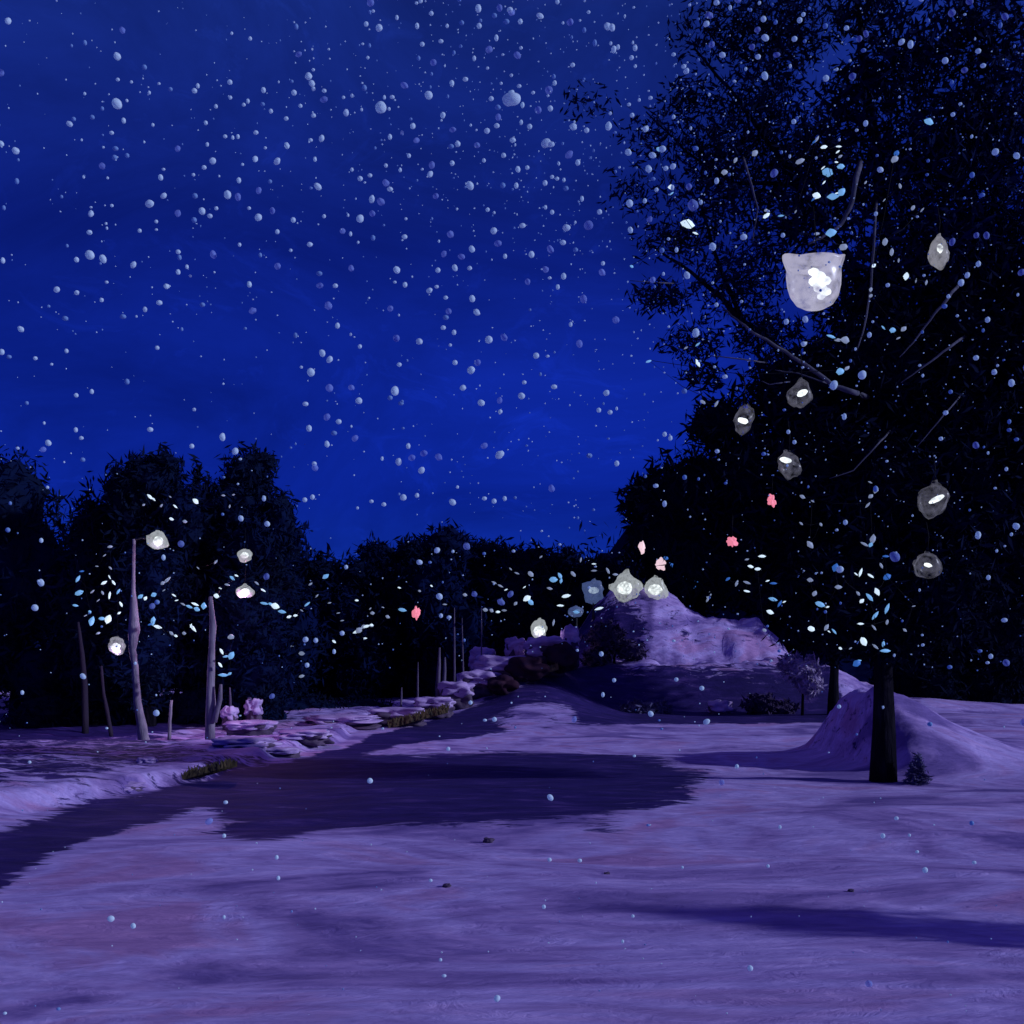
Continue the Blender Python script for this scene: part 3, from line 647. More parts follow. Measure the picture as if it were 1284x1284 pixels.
light_string("sparse grey lights high in the crown above the lamp post", 31, zl([(300, 230, 9, 'w', -40), (315, 240, 6, 'w'), (345, 265, 5, 'g'), (400, 268, 7, 'w', -40), (480, 248, 9, 'w', -40), (275, 262, 4, 'g'), (385, 318, 7, 'w', -20), (438, 328, 6, 'g', -10), (590, 225, 5, 'g'), (615, 268, 5, 'g', 80), (630, 222, 4, 'g'), (380, 230, 4, 'g')]))
light_string("lights curving around the lower of the two stacked lanterns", 29.5, zl([(563, 622, 8, 'w', -20), (578, 592, 5, 'w'), (605, 578, 7, 'g', -10), (625, 552, 8, 'b', -40), (642, 542, 6, 'w', -20), (722, 572, 7, 'g', -40), (748, 600, 8, 'w', -30), (560, 488, 7, 'g', 50), (490, 512, 5, 'g')]))
light_string("garland of blue and white lights dipping right of the stacked lanterns", 29, zl([(752, 652, 11, 'b', -10), (795, 663, 11, 'w', -15), (822, 685, 11, 'b', -10), (778, 655, 7, 'b', -20), (850, 705, 7, 'w'), (875, 700, 6, 'w', 10), (900, 680, 5, 'g'), (922, 655, 9, 'b', 40), (995, 545, 10, 'b', 30), (935, 575, 6, 'g', 40), (960, 622, 6, 'g')]))
light_string("short vertical string of lights beside the top of the straight pale trunk", 29.5, zl([(583, 842, 9, 'w', -60), (600, 862, 8, 'b', 10), (622, 858, 11, 'b', 60), (578, 895, 8, 'w', -50), (590, 935, 13, 'b', 0), (615, 930, 6, 'b', 30), (620, 785, 10, 'g', 12)]))
light_string("scattered dim lights low between the left grove and the middle wood", 44, zl([(1118, 640, 5, 'w'), (1115, 765, 9, 'w', 20), (1145, 745, 8, 'g', 30), (1175, 740, 8, 'g', 0), (1028, 803, 6, 'w'), (1150, 792, 5, 'g', 30), (900, 850, 8, 'g', 0), (860, 822, 5, 'g'), (760, 990, 9, 'g', 10), (765, 965, 8, 'g', 10), (900, 940, 8, 'g', 15), (1045, 690, 5, 'g'), (1060, 720, 5, 'g'), (1180, 690, 6, 'g', 0), (1240, 705, 6, 'g'), (1010, 650, 5, 'g')]))
zm = lambda L_: z((450, 600), 3.155, L_)
light_string("dim lights strung across the middle wood around the red light", 43, zm([(0, 600, 10, 'g', 40), (30, 585, 9, 'w', 15), (50, 580, 5, 'w'), (25, 632, 5, 'w'), (172, 520, 12, 'b', -10), (95, 510, 4, 'g'), (45, 515, 4, 'g'), (160, 432, 5, 'w'), (287, 425, 4, 'w'), (340, 498, 6, 'g', 0), (420, 460, 6, 'g'), (240, 445, 4, 'g')]))
light_string("long thin line of small lights across the trees left of the stone lantern", 45, zm([(500, 520, 7, 'g', -10), (525, 522, 6, 'g'), (550, 528, 6, 'w'), (575, 522, 7, 'g', 0), (535, 412, 8, 'g', -25), (560, 425, 8, 'g', -25), (582, 440, 5, 'w'), (600, 358, 5, 'g'), (625, 375, 7, 'g', -20), (655, 430, 5, 'w'), (680, 378, 9, 'g', -40), (665, 475, 11, 'w', 30), (680, 490, 9, 'b', -40), (620, 495, 6, 'g')]))
light_string("loose cluster of blue-white lights left of the blue hill lantern", 45, zm([(770, 400, 11, 'b', 0), (795, 385, 9, 'b', -60), (755, 435, 8, 'g', -10), (820, 465, 12, 'w', 10), (800, 405, 7, 'b', 80), (848, 378, 9, 'g', -45), (797, 503, 10, 'w', 0), (878, 322, 7, 'g', 80), (930, 338, 6, 'w', 0), (930, 365, 8, 'g', 0), (770, 570, 9, 'g', 80), (950, 515, 12, 'w', 15), (985, 365, 9, 'g', -60), (1015, 380, 8, 'g', 0), (860, 528, 9, 'b', -10), (720, 310, 5, 'g', 40)]))
zr = lambda L_: z((778, 600), 3.155, L_)
light_string("bright white lights over the right shoulder of the hill", 44, zr([(278, 328, 12, 'w', -10), (350, 355, 9, 'w', 0), (328, 362, 7, 'b', 30), (205, 345, 12, 'd', -40), (180, 315, 7, 'd'), (290, 350, 6, 'd'), (250, 400, 10, 'd', 80), (290, 430, 9, 'd'), (300, 405, 7, 'd'), (350, 460, 11, 'g', 60), (345, 480, 7, 'g', 60)]))
light_string("white and blue lights in the low edge of the crown above the hill slope", 19.5, zr([(560, 308, 10, 'w', 0), (515, 348, 9, 'w', -10), (543, 358, 8, 'w', 0), (500, 320, 6, 'g'), (582, 405, 6, 'w'), (605, 415, 10, 'd', 0), (500, 412, 10, 'g', -20), (500, 446, 9, 'w', -10), (460, 415, 9, 'g', 70), (425, 398, 7, 'd'), (603, 478, 12, 'b', -15), (592, 528, 10, 'w', -20), (630, 495, 10, 'd', 60), (648, 488, 5, 'w'), (570, 600, 6, 'g', -20)]), .3)
light_string("middle cluster of white and blue lights low under the big crown", 18, zr([(850, 352, 11, 'd', 70), (750, 402, 8, 'g', -10), (768, 455, 8, 'g', 60), (790, 498, 13, 'b', -20), (818, 508, 6, 'w'), (755, 595, 10, 'w', -20), (815, 590, 10, 'g', 60), (845, 605, 9, 'b', -50), (825, 605, 6, 'w'), (862, 430, 10, 'g', 0), (940, 455, 7, 'g', -50), (955, 485, 7, 'w')]), .3)
light_string("dense cluster of white and blue lights right above the big trunk", 18, zr([(950, 372, 12, 'w', 70), (932, 378, 6, 'w'), (990, 385, 10, 'w', -30), (1032, 345, 8, 'g', -60), (1055, 390, 12, 'd', 30), (1050, 308, 10, 'd', 0), (1015, 448, 11, 'w', -60), (985, 470, 13, 'b', -50), (1055, 515, 14, 'b', 70), (1008, 542, 14, 'b', 50), (1055, 568, 7, 'g', 80), (950, 575, 9, 'w', 0), (1003, 590, 9, 'g', -50)]), .3)
light_string("last drooping lights, one big and deep blue, just over the big trunk", 18, zr([(962, 645, 12, 'w', -60), (1008, 665, 10, 'g', -40), (1048, 682, 16, 'b', 0), (1040, 655, 8, 'b', 80), (935, 732, 12, 'd', 30), (945, 720, 7, 'b', 0), (910, 672, 5, 'g'), (870, 672, 5, 'w')]), .3)
light_string("faint lights at the right side of the crown between the two smoky lanterns", 18, zr([(965, 260, 11, 'g', -30), (998, 240, 13, 'g', 80), (990, 262, 7, 'b', 60), (1010, 45, 10, 'g', 70), (988, 15, 6, 'g'), (990, 70, 7, 'g'), (978, 105, 9, 'g', 50), (720, 72, 8, 'g', -30), (760, 90, 5, 'g'), (750, 262, 12, 'g', -45), (715, 178, 6, 'g', -40), (793, 182, 5, 'g', -60), (1160, 505, 5, 'g'), (1125, 600, 6, 'g')]), .3)
zq = lambda L_: z((900, 150), 4.505, L_)
light_string("short chain of frosty blue and white lights above the big bowl lantern", 17.8, zq([(600, 155, 9, 'w', 10), (683, 152, 8, 'w', 0), (678, 182, 6, 'w'), (692, 208, 6, 'g'), (670, 240, 5, 'w'), (695, 265, 10, 'b', 0), (595, 272, 6, 'w'), (620, 298, 16, 'b', -5), (600, 355, 6, 'w', 50), (558, 430, 11, 'w', -10), (650, 435, 15, 'b', -5), (700, 410, 12, 'b', 50), (675, 415, 6, 'w'), (560, 645, 9, 'g', 10), (640, 640, 14, 'b', 10), (540, 450, 7, 'd')]), .2)
light_string("pale dashes of light scattered left of the big bowl lantern", 17.8, zq([(275, 542, 10, 'w', 35), (272, 512, 5, 'g'), (357, 543, 8, 'b', 0), (465, 235, 12, 'g', 20), (560, 110, 10, 'g', 60), (545, 125, 6, 'd'), (210, 190, 10, 'g', 45), (100, 230, 9, 'g', 60), (38, 298, 9, 'g', 10), (710, 720, 12, 'g', 10), (440, 520, 5, 'g', 60)]), .2)
light_string("tiny dashes of light strung right of the big bowl lantern", 17.8, zq([(1192, 12, 14, 'b', -10), (1000, 225, 12, 'g', 35), (1010, 190, 9, 'd', 60), (835, 355, 6, 'g', 55), (1030, 375, 7, 'g', -70), (940, 455, 5, 'g', 50), (1103, 498, 7, 'g', 60), (1155, 510, 7, 'g', 50), (945, 690, 10, 'g', 85), (983, 748, 10, 'g', 85), (1022, 795, 6, 'g', 85), (882, 825, 6, 'w', 40), (1065, 885, 10, 'w', 80), (1120, 910, 6, 'g', 80), (1178, 920, 7, 'g', 80)]), .2)
light_string("few icy lights in the crown between the bowl lantern and the lantern below it", 17.8, zq([(640, 1225, 12, 'b', -20), (680, 1245, 10, 'g', 0), (720, 1245, 12, 'g', -10), (935, 1175, 7, 'b'), (988, 1190, 9, 'b', 0), (1050, 1182, 8, 'g', 40), (1020, 1235, 6, 'g'), (865, 960, 6, 'g', 80), (865, 995, 6, 'g'), (490, 1268, 8, 'g', 40)]), .2)
light_string("white light and pale drops at the left tip of the big crown", 17.8, z((639, 96), 2.352, [(555, 845, 11, 'w', -60), (555, 790, 8, 'b', 40), (520, 800, 6, 'g', 30), (525, 435, 20, 'w', -5), (548, 462, 8, 'w', -20), (476, 326, 8, 'w', 0), (478, 345, 7, 'b'), (975, 870, 12, 'b', 10), (995, 860, 8, 'g'), (610, 965, 9, 'g', 60), (570, 960, 8, 'g'), (410, 840, 8, 'b', 20), (440, 215, 7, 'b'), (360, 560, 5, 'b')]), .2)

# ------------------------------------------------------------------ snow-covered stones along the dark strip
GS = "snow-covered stones along the bank"
def stone(label, px, py, d, w, h, group=GS, brown=False, seed=None, flatn=1.0):
    SEED[0] += 1; random.seed(SEED[0]); s = d / F
    x = (px - CX) * s; g = gz(x, d); zt = CH + (HY - (py - h / 2)) * s; zb = min(g - .05, CH + (HY - (py + h / 2)) * s)
    hh = max((zt - zb) / 2, .06); c = Vector((x, d, zb + hh))
    root = empty("snowy_stone", (x, d, g)); tag(root, label, "stone", group)
    mb = MB(); mb.box(c - Vector((0, 0, hh * .22)), (w * s / 2, w * s * .32 + .12, hh * .78), rz=random.uniform(-.25, .25), jit=.35); mb.build("rock", M_brown if brown else M_rock, root, True)
    mb = MB(); mb.box(c + Vector((0, -.03, hh * .42)), (w * s / 2 * 1.04, w * s * .34 + .15, hh * .52), rz=random.uniform(-.2, .2), jit=.4); mb.build("snow_cap", M_snowrock, root, True)
    return root
for lab, px, py, d, w, h in [
 ("flat snowy stone at the left end of the bank, cut by the picture edge", 108, 992, 19.0, 52, 17),
 ("rounded blue-white snowy stone at the left end of the bank", 154, 990, 19.4, 38, 18),
 ("long flat snowy slab below the lamp post", 214, 972, 22.5, 76, 18),
 ("small upright snowy stone at the foot of the lamp post", 186, 958, 23, 20, 18),
 ("small dark snowy stone between the lamp post and the pale trunk", 206, 946, 27, 28, 9),
 ("low snowy stone touching the foot of the straight pale trunk", 256, 950, 26, 26, 12),
 ("broad pink-lit snowy slab right of the straight pale trunk", 308, 936, 27, 62, 24),
 ("flat snowy stone behind the pink-lit slab", 314, 908, 33, 52, 10),
 ("small square snowy stone standing up behind the pink-lit slab", 318, 886, 36, 18, 22),
 ("tiny snowy stone beside the foot of the pale trunk", 288, 894, 35, 16, 18),
 ("wide low snowy stone in the middle of the left bank", 382, 925, 31, 56, 20),
 ("dark wedge stone with thin snow right of the pink-lit slab", 352, 944, 27, 40, 14),
 ("long snowy ridge of stone above the dark strip", 430, 906, 38, 80, 20),
 ("snowy stone with grass at its foot", 500, 896, 40, 60, 18),
 ("pale stepped stone at the bend of the bank", 545, 884, 42, 42, 20),
 ("upper stepped stone at the bend of the bank", 572, 862, 44, 38, 16),
 ("grey snowy stone climbing towards the lantern", 600, 848, 46, 46, 14),
 ("long snowy stone just below the lantern stones", 628, 830, 47, 62, 16),
 ("small snowy stone floating left above the long one", 604, 816, 49, 28, 10),
 ("snowy stone left of the white bell-shaped lantern", 646, 806, 49, 22, 15),
 ("big square snowy stone directly under the white bell-shaped lantern", 682, 808, 48, 44, 18),
 ("small square snowy stone right of the white bell-shaped lantern", 715, 793, 49, 20, 17),
 ("small snow-dusted stone at the left foot of the pale trunk", 226, 952, 24, 18, 10),
]: stone(lab, px, py, d, w, h)
# brown boulders of the climbing strip
for i, (lab, px, py, d, w, h) in enumerate([("brown earthy boulder below the lantern stones", 665, 834, 46, 52, 30), ("dark brown boulder right of the lantern stones", 704, 822, 47, 40, 36), ("brown boulder at the bend of the bank", 630, 856, 45, 36, 22)]):
    SEED[0] += 1; s = d / F; c = at(px, py, d); mb = MB(); mb.blob((c.x, d, c.z - .1), 1, 4, .30, 1.6, SEED[0], (w * s / 2, .8, h * s / 2)); o = mb.build("boulder", M_brown); tag(o, lab, "boulder", "brown boulders beside the climbing strip")
stone("bluish snow-topped stone standing at the foot of the dark hill face", 902, 892, 46.6, 26, 27, None)

# ------------------------------------------------------------------ stakes, grass, shrubs
for lab, px, y0, y1, d, w in [("tallest thin stake at the bend of the bank", 569, 862, 762, 45, 3), ("pale stake left of the tallest one", 549, 868, 812, 44, 6), ("short pale stake between the two tall ones", 557, 866, 824, 44.5, 5), ("thin dark stake left of the pale stakes", 523, 884, 830, 43, 2.6), ("short leaning stake above the snowy ridge stone", 503, 892, 862, 42, 3),
                              ("thin dark stake right of the tallest one", 581, 858, 775, 46, 2.4), ("faint stake halfway to the lantern", 604, 835, 762, 47, 2.0), ("little dark post beside the square standing stone", 290, 905, 862, 35, 4)]:
    SEED[0] += 1; random.seed(SEED[0]); s = d / F; x = (px - CX) * s; b = Vector((x, d, min(gz(x, d), at(px, y0, d).z) - .1)); t = at(px + random.uniform(-2, 3), y1, d)
    mb = MB(); mb.tube([b, b.lerp(t, .4) + Vector((random.uniform(-.03, .03), 0, 0)), b.lerp(t, .75), t], [w * s / 2, w * s / 2, w * s * .4, w * s * .2], 7, .15); o = mb.build("wooden_stake", M_stakes); tag(o, lab, "stake", "stakes along the bank")
def tuft(px0, px1, py0, py1, d, n, h, label, m=M_grass, spread=.3):
    SEED[0] += 1; random.seed(SEED[0]); mb = MB(); s = d / F
    for i in range(n):
        t = random.random(); px = px0 + (px1 - px0) * t; dd_ = d + random.uniform(-.4, .4); x = (px - CX) * s; g = max(gz(x, dd_), at(px, py0 + (py1 - py0) * t, dd_).z - .05)
        a = Vector((x, dd_, g)); l = h * random.uniform(.5, 1.2); b = a + Vector((random.uniform(-1, 1) * l * spread * 1.6, random.uniform(-1, 1) * l * .3, l)); w = .012 * d / 12
        mb.add([a - Vector((w, 0, 0)), a + Vector((w, 0, 0)), a.lerp(b, .6) + Vector((w * .7, 0, l * .1)), b, a.lerp(b, .6) - Vector((w * .7, 0, -l * .1))], [(0, 1, 2, 3, 4)])
    o = mb.build("grass_tuft", m, None, False); tag(o, label, "grass", "dry grass tufts on the bank")
tuft(235, 292, 975, 958, 21.5, 420, .16, "dry yellow grass fringe hanging over the left bank below the pale trunk")
tuft(488, 560, 912, 892, 39, 420, .30, "dry yellow grass fringe at the middle of the bank")
tuft(660, 700, 850, 838, 46, 160, .3, "yellowish grass on the climbing strip under the brown boulders")
# pale snow-laden bush right of the hill, and neighbours
def bush(label, px, base_d, lobes_px, n, size, m, name="snowy_bush", group=None):
    SEED[0] += 1; d = base_d; x = (px - CX) / F * d; root = empty(name, (x, d, gz(x, d))); tag(root, label, "bush", group)
    lob = [px_lobe(*l[:4], d, *l[4:]) for l in lobes_px]
    link("foliage", np_quads("foliage", np.concatenate([leaves(lob, n, size, seed=SEED[0]), core_quads(lob, .75)])), m, root)
    mb = MB(); mb.tube([Vector((x, d, gz(x, d) - .1)), Vector((x + .05, d, lob[0][2]))], [.07, .03], 7); mb.build("stem", M_bark, root)
M_bushsnow = mat("snow_laden_twigs", (.42, .34, .52), .8, .1, var=(.20, .16, .32), vscale=(2, 2, 2))
for lab_, px_, d_, w_, h_ in [('dark low shrub under the far left end of the grove', 60, 37, 60, 34), ('dark low shrub behind the foot of the lamp post', 160, 38, 62, 40), ('dark low shrub behind the straight pale trunk', 236, 38, 60, 40), ('dark low shrub under the square-crowned tree', 312, 40, 52, 34), ('dark low shrub at the right foot of the left grove', 382, 46, 56, 26), ('dark low shrub at the foot of the middle wood', 452, 48, 52, 24)]:
    bush(lab_, px_, d_, [(px_, 895, w_ * .9, h_), (px_ - 22, 905, w_ * .6, h_ * .6), (px_ + 26, 902, w_ * .6, h_ * .6)], 3500, .09, M_leafL, 'dark_shrub', 'dark shrubs under the trees')
M_bushblue = mat("frosty_blue_twigs", (.12, .12, .24), .8, .1, var=(.05, .04, .12), vscale=(2, 2, 2))
M_bushdark = mat("dark_violet_twigs", (.03, .02, .06), .9, .05, var=(.05, .035, .10), vscale=(2, 2, 2))
bush("pale violet snow-laden bush leaning between the hill and the thin dark trunk", 1006, 45, [(1004, 838, 24, 18), (1014, 856, 18, 20), (990, 832, 14, 12)], 2600, .12, M_bushsnow)
bush("frosty blue-grey bush at the foot of the hill's dark face", 810, 46.2, [(805, 892, 30, 14), (780, 898, 20, 9), (828, 890, 14, 12)], 2200, .12, M_bushblue)
bush("small dim bush growing against the right end of the hill's dark face", 958, 46.5, [(955, 885, 24, 16), (980, 890, 20, 12)], 1500, .12, M_bushdark)
bush("dark violet scrub covering the left side of the hill below the blue lantern", 770, 49.8, [(760, 800, 26, 22), (748, 826, 20, 16), (790, 816, 22, 14)], 3000, .12, M_bushdark)
bush("low dark tussock lying alone on the near snow", 762, 15.6, [(752, 1038, 20, 5), (776, 1040, 16, 4), (792, 1041, 8, 3)], 1500, .03, M_bushdark, "tussock")
# little hollow-sided stump in the bank and pebbles on the near snow
SEED[0] += 1; c = at(1150, 978, 20.6); g = gz(c.x, c.y)
lob = [(c.x, c.y, g + .12, .24, .18, .14, 1), (c.x, c.y, g + .30, .15, .12, .12, 1), (c.x + .01, c.y, g + .47, .08, .07, .14, 1)]
root = empty("fir_sapling", (c.x, c.y, g)); tag(root, "small dark pointed fir sapling in the snow right of the big trunk", "sapling")
link("foliage", np_quads("foliage", leaves(lob, 900, .045, seed=9)), M_bushblue, root); mb = MB(); mb.tube([(c.x, c.y, g - .05), (c.x, c.y, g + .5)], [.02, .008], 6); mb.build("stem", M_bark, root)
for lab, px, py, w in [("dark pebble with a bright fleck on the near snow", 560, 1112, 10), ("tiny dark pebble right of the middle of the near snow", 761, 1096, 7), ("pale pebble half sunk in snow at the near right", 1067, 1118, 8), ("faint round pebble at the edge of the dark strip", 612, 1056, 14)]:
    SEED[0] += 1; d = CH * F / (py - HY); s = d / F; x = (px - CX) * s; d2 = d
    for _ in range(3): d2 = (CH - gz((px - CX) / F * d2, d2)) * F / (py - HY)
    x = (px - CX) / F * d2; mb = MB(); mb.blob((x, d2, gz(x, d2) + w * s * .12), w * s / 2, 3, .3, 1.5, SEED[0], (1, 1, .6)); o = mb.build("pebble", M_rock); tag(o, lab, "pebble", "pebbles on the near snow")

# ------------------------------------------------------------------ falling snow
def flake_mesh(k, m):
    mb = MB(); mb.blob((0, 0, 0), 1, 3, .06 + .03 * (k % 3), 1.0, k * 5 + 1, (1, .8, 1))
    if k == 4: mb.blob((.9, 0, .5), .6, 2, .2, 1.5, 9)
    q_ = mesh("snowflake", mb.V, mb.F, True); q_.materials.append(m); return q_
def flake_faint():
    m = mat("thin_snowflake", (.30, .42, .85), .8, .1); t = m.node_tree; p = t.nodes['Principled BSDF']; p.inputs['Alpha'].default_value = .42; return m
def shine_through(m, k=.5):
    t = m.node_tree; p = t.nodes['Principled BSDF']; o = t.nodes['Material Output']; tr = t.nodes.new('ShaderNodeBsdfTranslucent'); mx = t.nodes.new('ShaderNodeMixShader')
    tr.inputs[0].default_value = p.inputs['Base Color'].default_value; mx.inputs[0].default_value = k
    t.links.new(p.outputs[0], mx.inputs[1]); t.links.new(tr.outputs[0], mx.inputs[2]); t.links.new(mx.outputs[0], o.inputs[0])
shine_through(M_flake); shine_through(M_flakeb)
FM = {'w': [flake_mesh(k, M_flake) for k in range(5)], 'f': [flake_mesh(k, flake_faint()) for k in range(3)]}
Fk = []   # px, py, diameter px, kind, aspect, angle
z1 = lambda L_: [(93 + a / 4.703, 96 + b / 4.703, s / 4.703, k) for a, b, s, k in L_]
z2 = lambda L_: [(366 + a / 4.703, 96 + b / 4.703, s / 4.703, k) for a, b, s, k in L_]
z3 = lambda L_: [(366 + a / 4.703, 369 + b / 4.703, s / 4.703, k) for a, b, s, k in L_]
z4 = lambda L_: [(639 + a / 4.703, 96 + b / 4.703, s / 4.703, k) for a, b, s, k in L_]
z5 = lambda L_: [(93 + a / 2.352, 96 + b / 2.352, s / 2.352, k) for a, b, s, k in L_]
z6 = lambda L_: [(639 + a / 2.352, 96 + b / 2.352, s / 2.352, k) for a, b, s, k in L_]
Fk += z1([(252, 160, 66, 'w'), (292, 260, 32, 'w'), (221, 332, 27, 'w'), (257, 18, 24, 'w'), (337, 32, 20, 'w'), (500, 42, 18, 'w'), (443, 95, 22, 'w'), (62, 101, 20, 'w'), (311, 142, 20, 'w'), (510, 595, 36, 'w'), (527, 703, 38, 'w'), (444, 750, 52, 'w'), (99, 809, 38, 'w'), (90, 919, 34, 'w'), (92, 1052, 60, 'w'), (169, 1075, 50, 'w'), (14, 1080, 34, 'w'), (349, 1110, 40, 'w'), (545, 1237, 36, 'w'), (613, 1153, 33, 'w'), (613, 1034, 31, 'w'), (621, 1067, 32, 'f'), (665, 1122, 26, 'w'), (820, 1050, 48, 'f'), (754, 793, 44, 'w'), (800, 822, 32, 'w'), (838, 777, 26, 'w'), (904, 697, 52, 'w'), (965, 710, 46, 'f'), (1086, 830, 46, 'w'), (1169, 791, 40, 'f'), (971, 612, 34, 'w'), (817, 497, 42, 'w'), (766, 536, 30, 'w'), (1196, 500, 44, 'w'), (1068, 486, 40, 'w'), (918, 33, 33, 'w'), (709, 84, 34, 'w'), (729, 55, 28, 'w'), (836, 176, 26, 'w'), (921, 124, 24, 'w'), (1116, 80, 34, 'w'), (1025, 145, 26, 'w'), (1000, 166, 24, 'w'), (1110, 163, 28, 'f'), (1160, 204, 28, 'w'), (1250, 247, 28, 'w'), (776, 273, 27, 'w'), (1071, 330, 30, 'w'), (966, 354, 26, 'w'), (935, 360, 24, 'w'), (890, 353, 26, 'w'), (1255, 408, 38, 'w'), (785, 400, 25, 'w'), (703, 579, 22, 'w'), (386, 909, 26, 'w'), (484, 855, 24, 'w'), (222, 761, 22, 'w'), (56, 592, 20, 'w'), (197, 598, 18, 'w'), (165, 527, 40, 'f'), (238, 478, 36, 'f'), (106, 240, 30, 'f'), (243, 425, 34, 'f'), (312, 466, 30, 'f'), (610, 425, 38, 'f'), (612, 806, 42, 'f'), (707, 846, 36, 'f'), (1199, 1118, 42, 'f'), (1033, 1226, 36, 'w'), (1198, 915, 30, 'w'), (975, 992, 25, 'w'), (1154, 619, 28, 'f'), (1088, 672, 40, 'f'), (712, 704, 36, 'f'), (1097, 1053, 28, 'f'), (1031, 776, 23, 'w'), (464, 285, 22, 'w'), (16, 1272, 28, 'w'), (188, 867, 18, 'w'), (193, 894, 18, 'w'), (527, 547, 20, 'w'), (172, 417, 16, 'w'), (44, 374, 16, 'w'), (413, 386, 16, 'w'), (567, 75, 28, 'f'), (165, 189, 26, 'f')])
Fk += z2([(524, 182, 74, 'w'), (1275, 135, 78, 'w'), (806, 110, 52, 'w'), (943, 40, 36, 'w'), (1023, 16, 32, 'w'), (1175, 130, 32, 'w'), (117, 40, 40, 'w'), (12, 95, 36, 'w'), (320, 213, 40, 'w'), (663, 52, 44, 'f'), (427, 67, 36, 'f'), (890, 228, 38, 'w'), (1150, 320, 38, 'w'), (1208, 290, 34, 'w'), (977, 398, 38, 'w'), (948, 313, 38, 'f'), (713, 292, 38, 'w'), (578, 356, 32, 'w'), (650, 332, 26, 'w'), (175, 365, 40, 'w'), (110, 375, 26, 'w'), (945, 511, 33, 'w'), (815, 576, 40, 'w'), (1051, 643, 50, 'w'), (554, 628, 46, 'f'), (578, 664, 34, 'w'), (153, 649, 46, 'w'), (402, 602, 34, 'w'), (471, 723, 44, 'w'), (474, 808, 38, 'f'), (402, 838, 50, 'w'), (190, 824, 25, 'w'), (8, 846, 34, 'w'), (299, 911, 38, 'f'), (105, 990, 34, 'w'), (664, 945, 34, 'w'), (478, 952, 34, 'f'), (1190, 910, 44, 'w'), (935, 930, 46, 'f'), (848, 705, 38, 'f'), (1248, 465, 32, 'w'), (1092, 405, 38, 'f'), (1061, 1017, 44, 'w'), (897, 1046, 38, 'f'), (1000, 1062, 42, 'f'), (618, 1140, 46, 'w'), (861, 1142, 34, 'w'), (961, 1128, 40, 'w'), (1048, 1130, 30, 'w'), (1257, 1060, 30, 'w'), (810, 1262, 38, 'w'), (667, 1228, 34, 'w'), (256, 1234, 32, 'w'), (165, 1232, 40, 'f'), (161, 1162, 36, 'f'), (350, 1131, 38, 'f'), (1154, 785, 28, 'w'), (1215, 984, 44, 'f'), (346, 928, 26, 'w'), (136, 488, 28, 'w'), (554, 525, 26, 'w'), (638, 551, 26, 'w'), (354, 549, 24, 'w'), (460, 583, 28, 'w'), (50, 173, 26, 'w'), (188, 135, 44, 'f'), (545, 123, 24, 'w'), (591, 121, 28, 'w'), (573, 191, 22, 'w'), (735, 376, 40, 'f'), (1217, 240, 40, 'f'), (1214, 182, 36, 'f'), (825, 522, 42, 'f'), (127, 72, 26, 'w'), (127, 230, 30, 'w'), (190, 84, 28, 'w'), (354, 113, 24, 'w'), (690, 467, 28, 'w'), (1132, 495, 26, 'w'), (853, 1240, 26, 'w'), (1243, 642, 36, 'f'), (938, 412, 34, 'f'), (525, 738, 48, 'f')])
Fk += z3([(179, 347, 44, 'w'), (222, 385, 44, 'w'), (112, 460, 52, 'w'), (221, 552, 52, 'f'), (269, 185, 35, 'w'), (401, 308, 28, 'w'), (751, 278, 42, 'w'), (892, 197, 32, 'w'), (956, 225, 33, 'w'), (1089, 106, 42, 'w'), (1063, 26, 42, 'w'), (1161, 268, 50, 'w'), (1251, 255, 46, 'f'), (962, 403, 34, 'w'), (1056, 447, 50, 'w'), (1009, 552, 38, 'w'), (1116, 640, 44, 'w'), (607, 570, 58, 'w'), (578, 611, 34, 'f'), (395, 628, 44, 'w'), (80, 647, 34, 'w'), (101, 791, 40, 'w'), (208, 884, 38, 'w'), (248, 819, 36, 'f'), (372, 849, 42, 'f'), (276, 751, 36, 'w'), (132, 1000, 32, 'w'), (137, 1022, 44, 'f'), (629, 988, 44, 'w'), (764, 1038, 44, 'w'), (686, 895, 34, 'w'), (777, 938, 48, 'f'), (707, 965, 44, 'f'), (865, 960, 46, 'f'), (1225, 947, 54, 'w'), (1134, 893, 42, 'f'), (76, 1212, 32, 'w'), (121, 1196, 34, 'w'), (657, 1198, 42, 'w'), (738, 1186, 30, 'w'), (947, 1226, 44, 'w'), (1192, 1220, 34, 'w'), (542, 1239, 30, 'w'), (469, 1221, 26, 'w'), (1135, 1204, 30, 'w'), (216, 68, 50, 'f'), (616, 260, 44, 'f'), (633, 415, 30, 'w'), (907, 137, 36, 'f'), (924, 101, 38, 'f'), (350, 550, 40, 'f'), (1095, 403, 42, 'f'), (21, 243, 32, 'f'), (907, 20, 28, 'w'), (580, 85, 40, 'f'), (643, 643, 32, 'f'), (206, 724, 46, 'f'), (532, 969, 24, 'w'), (1228, 692, 30, 'w'), (976, 1137, 22, 'w'), (1255, 1205, 30, 'w'), (347, 237, 20, 'w'), (1225, 626, 38, 'f')])
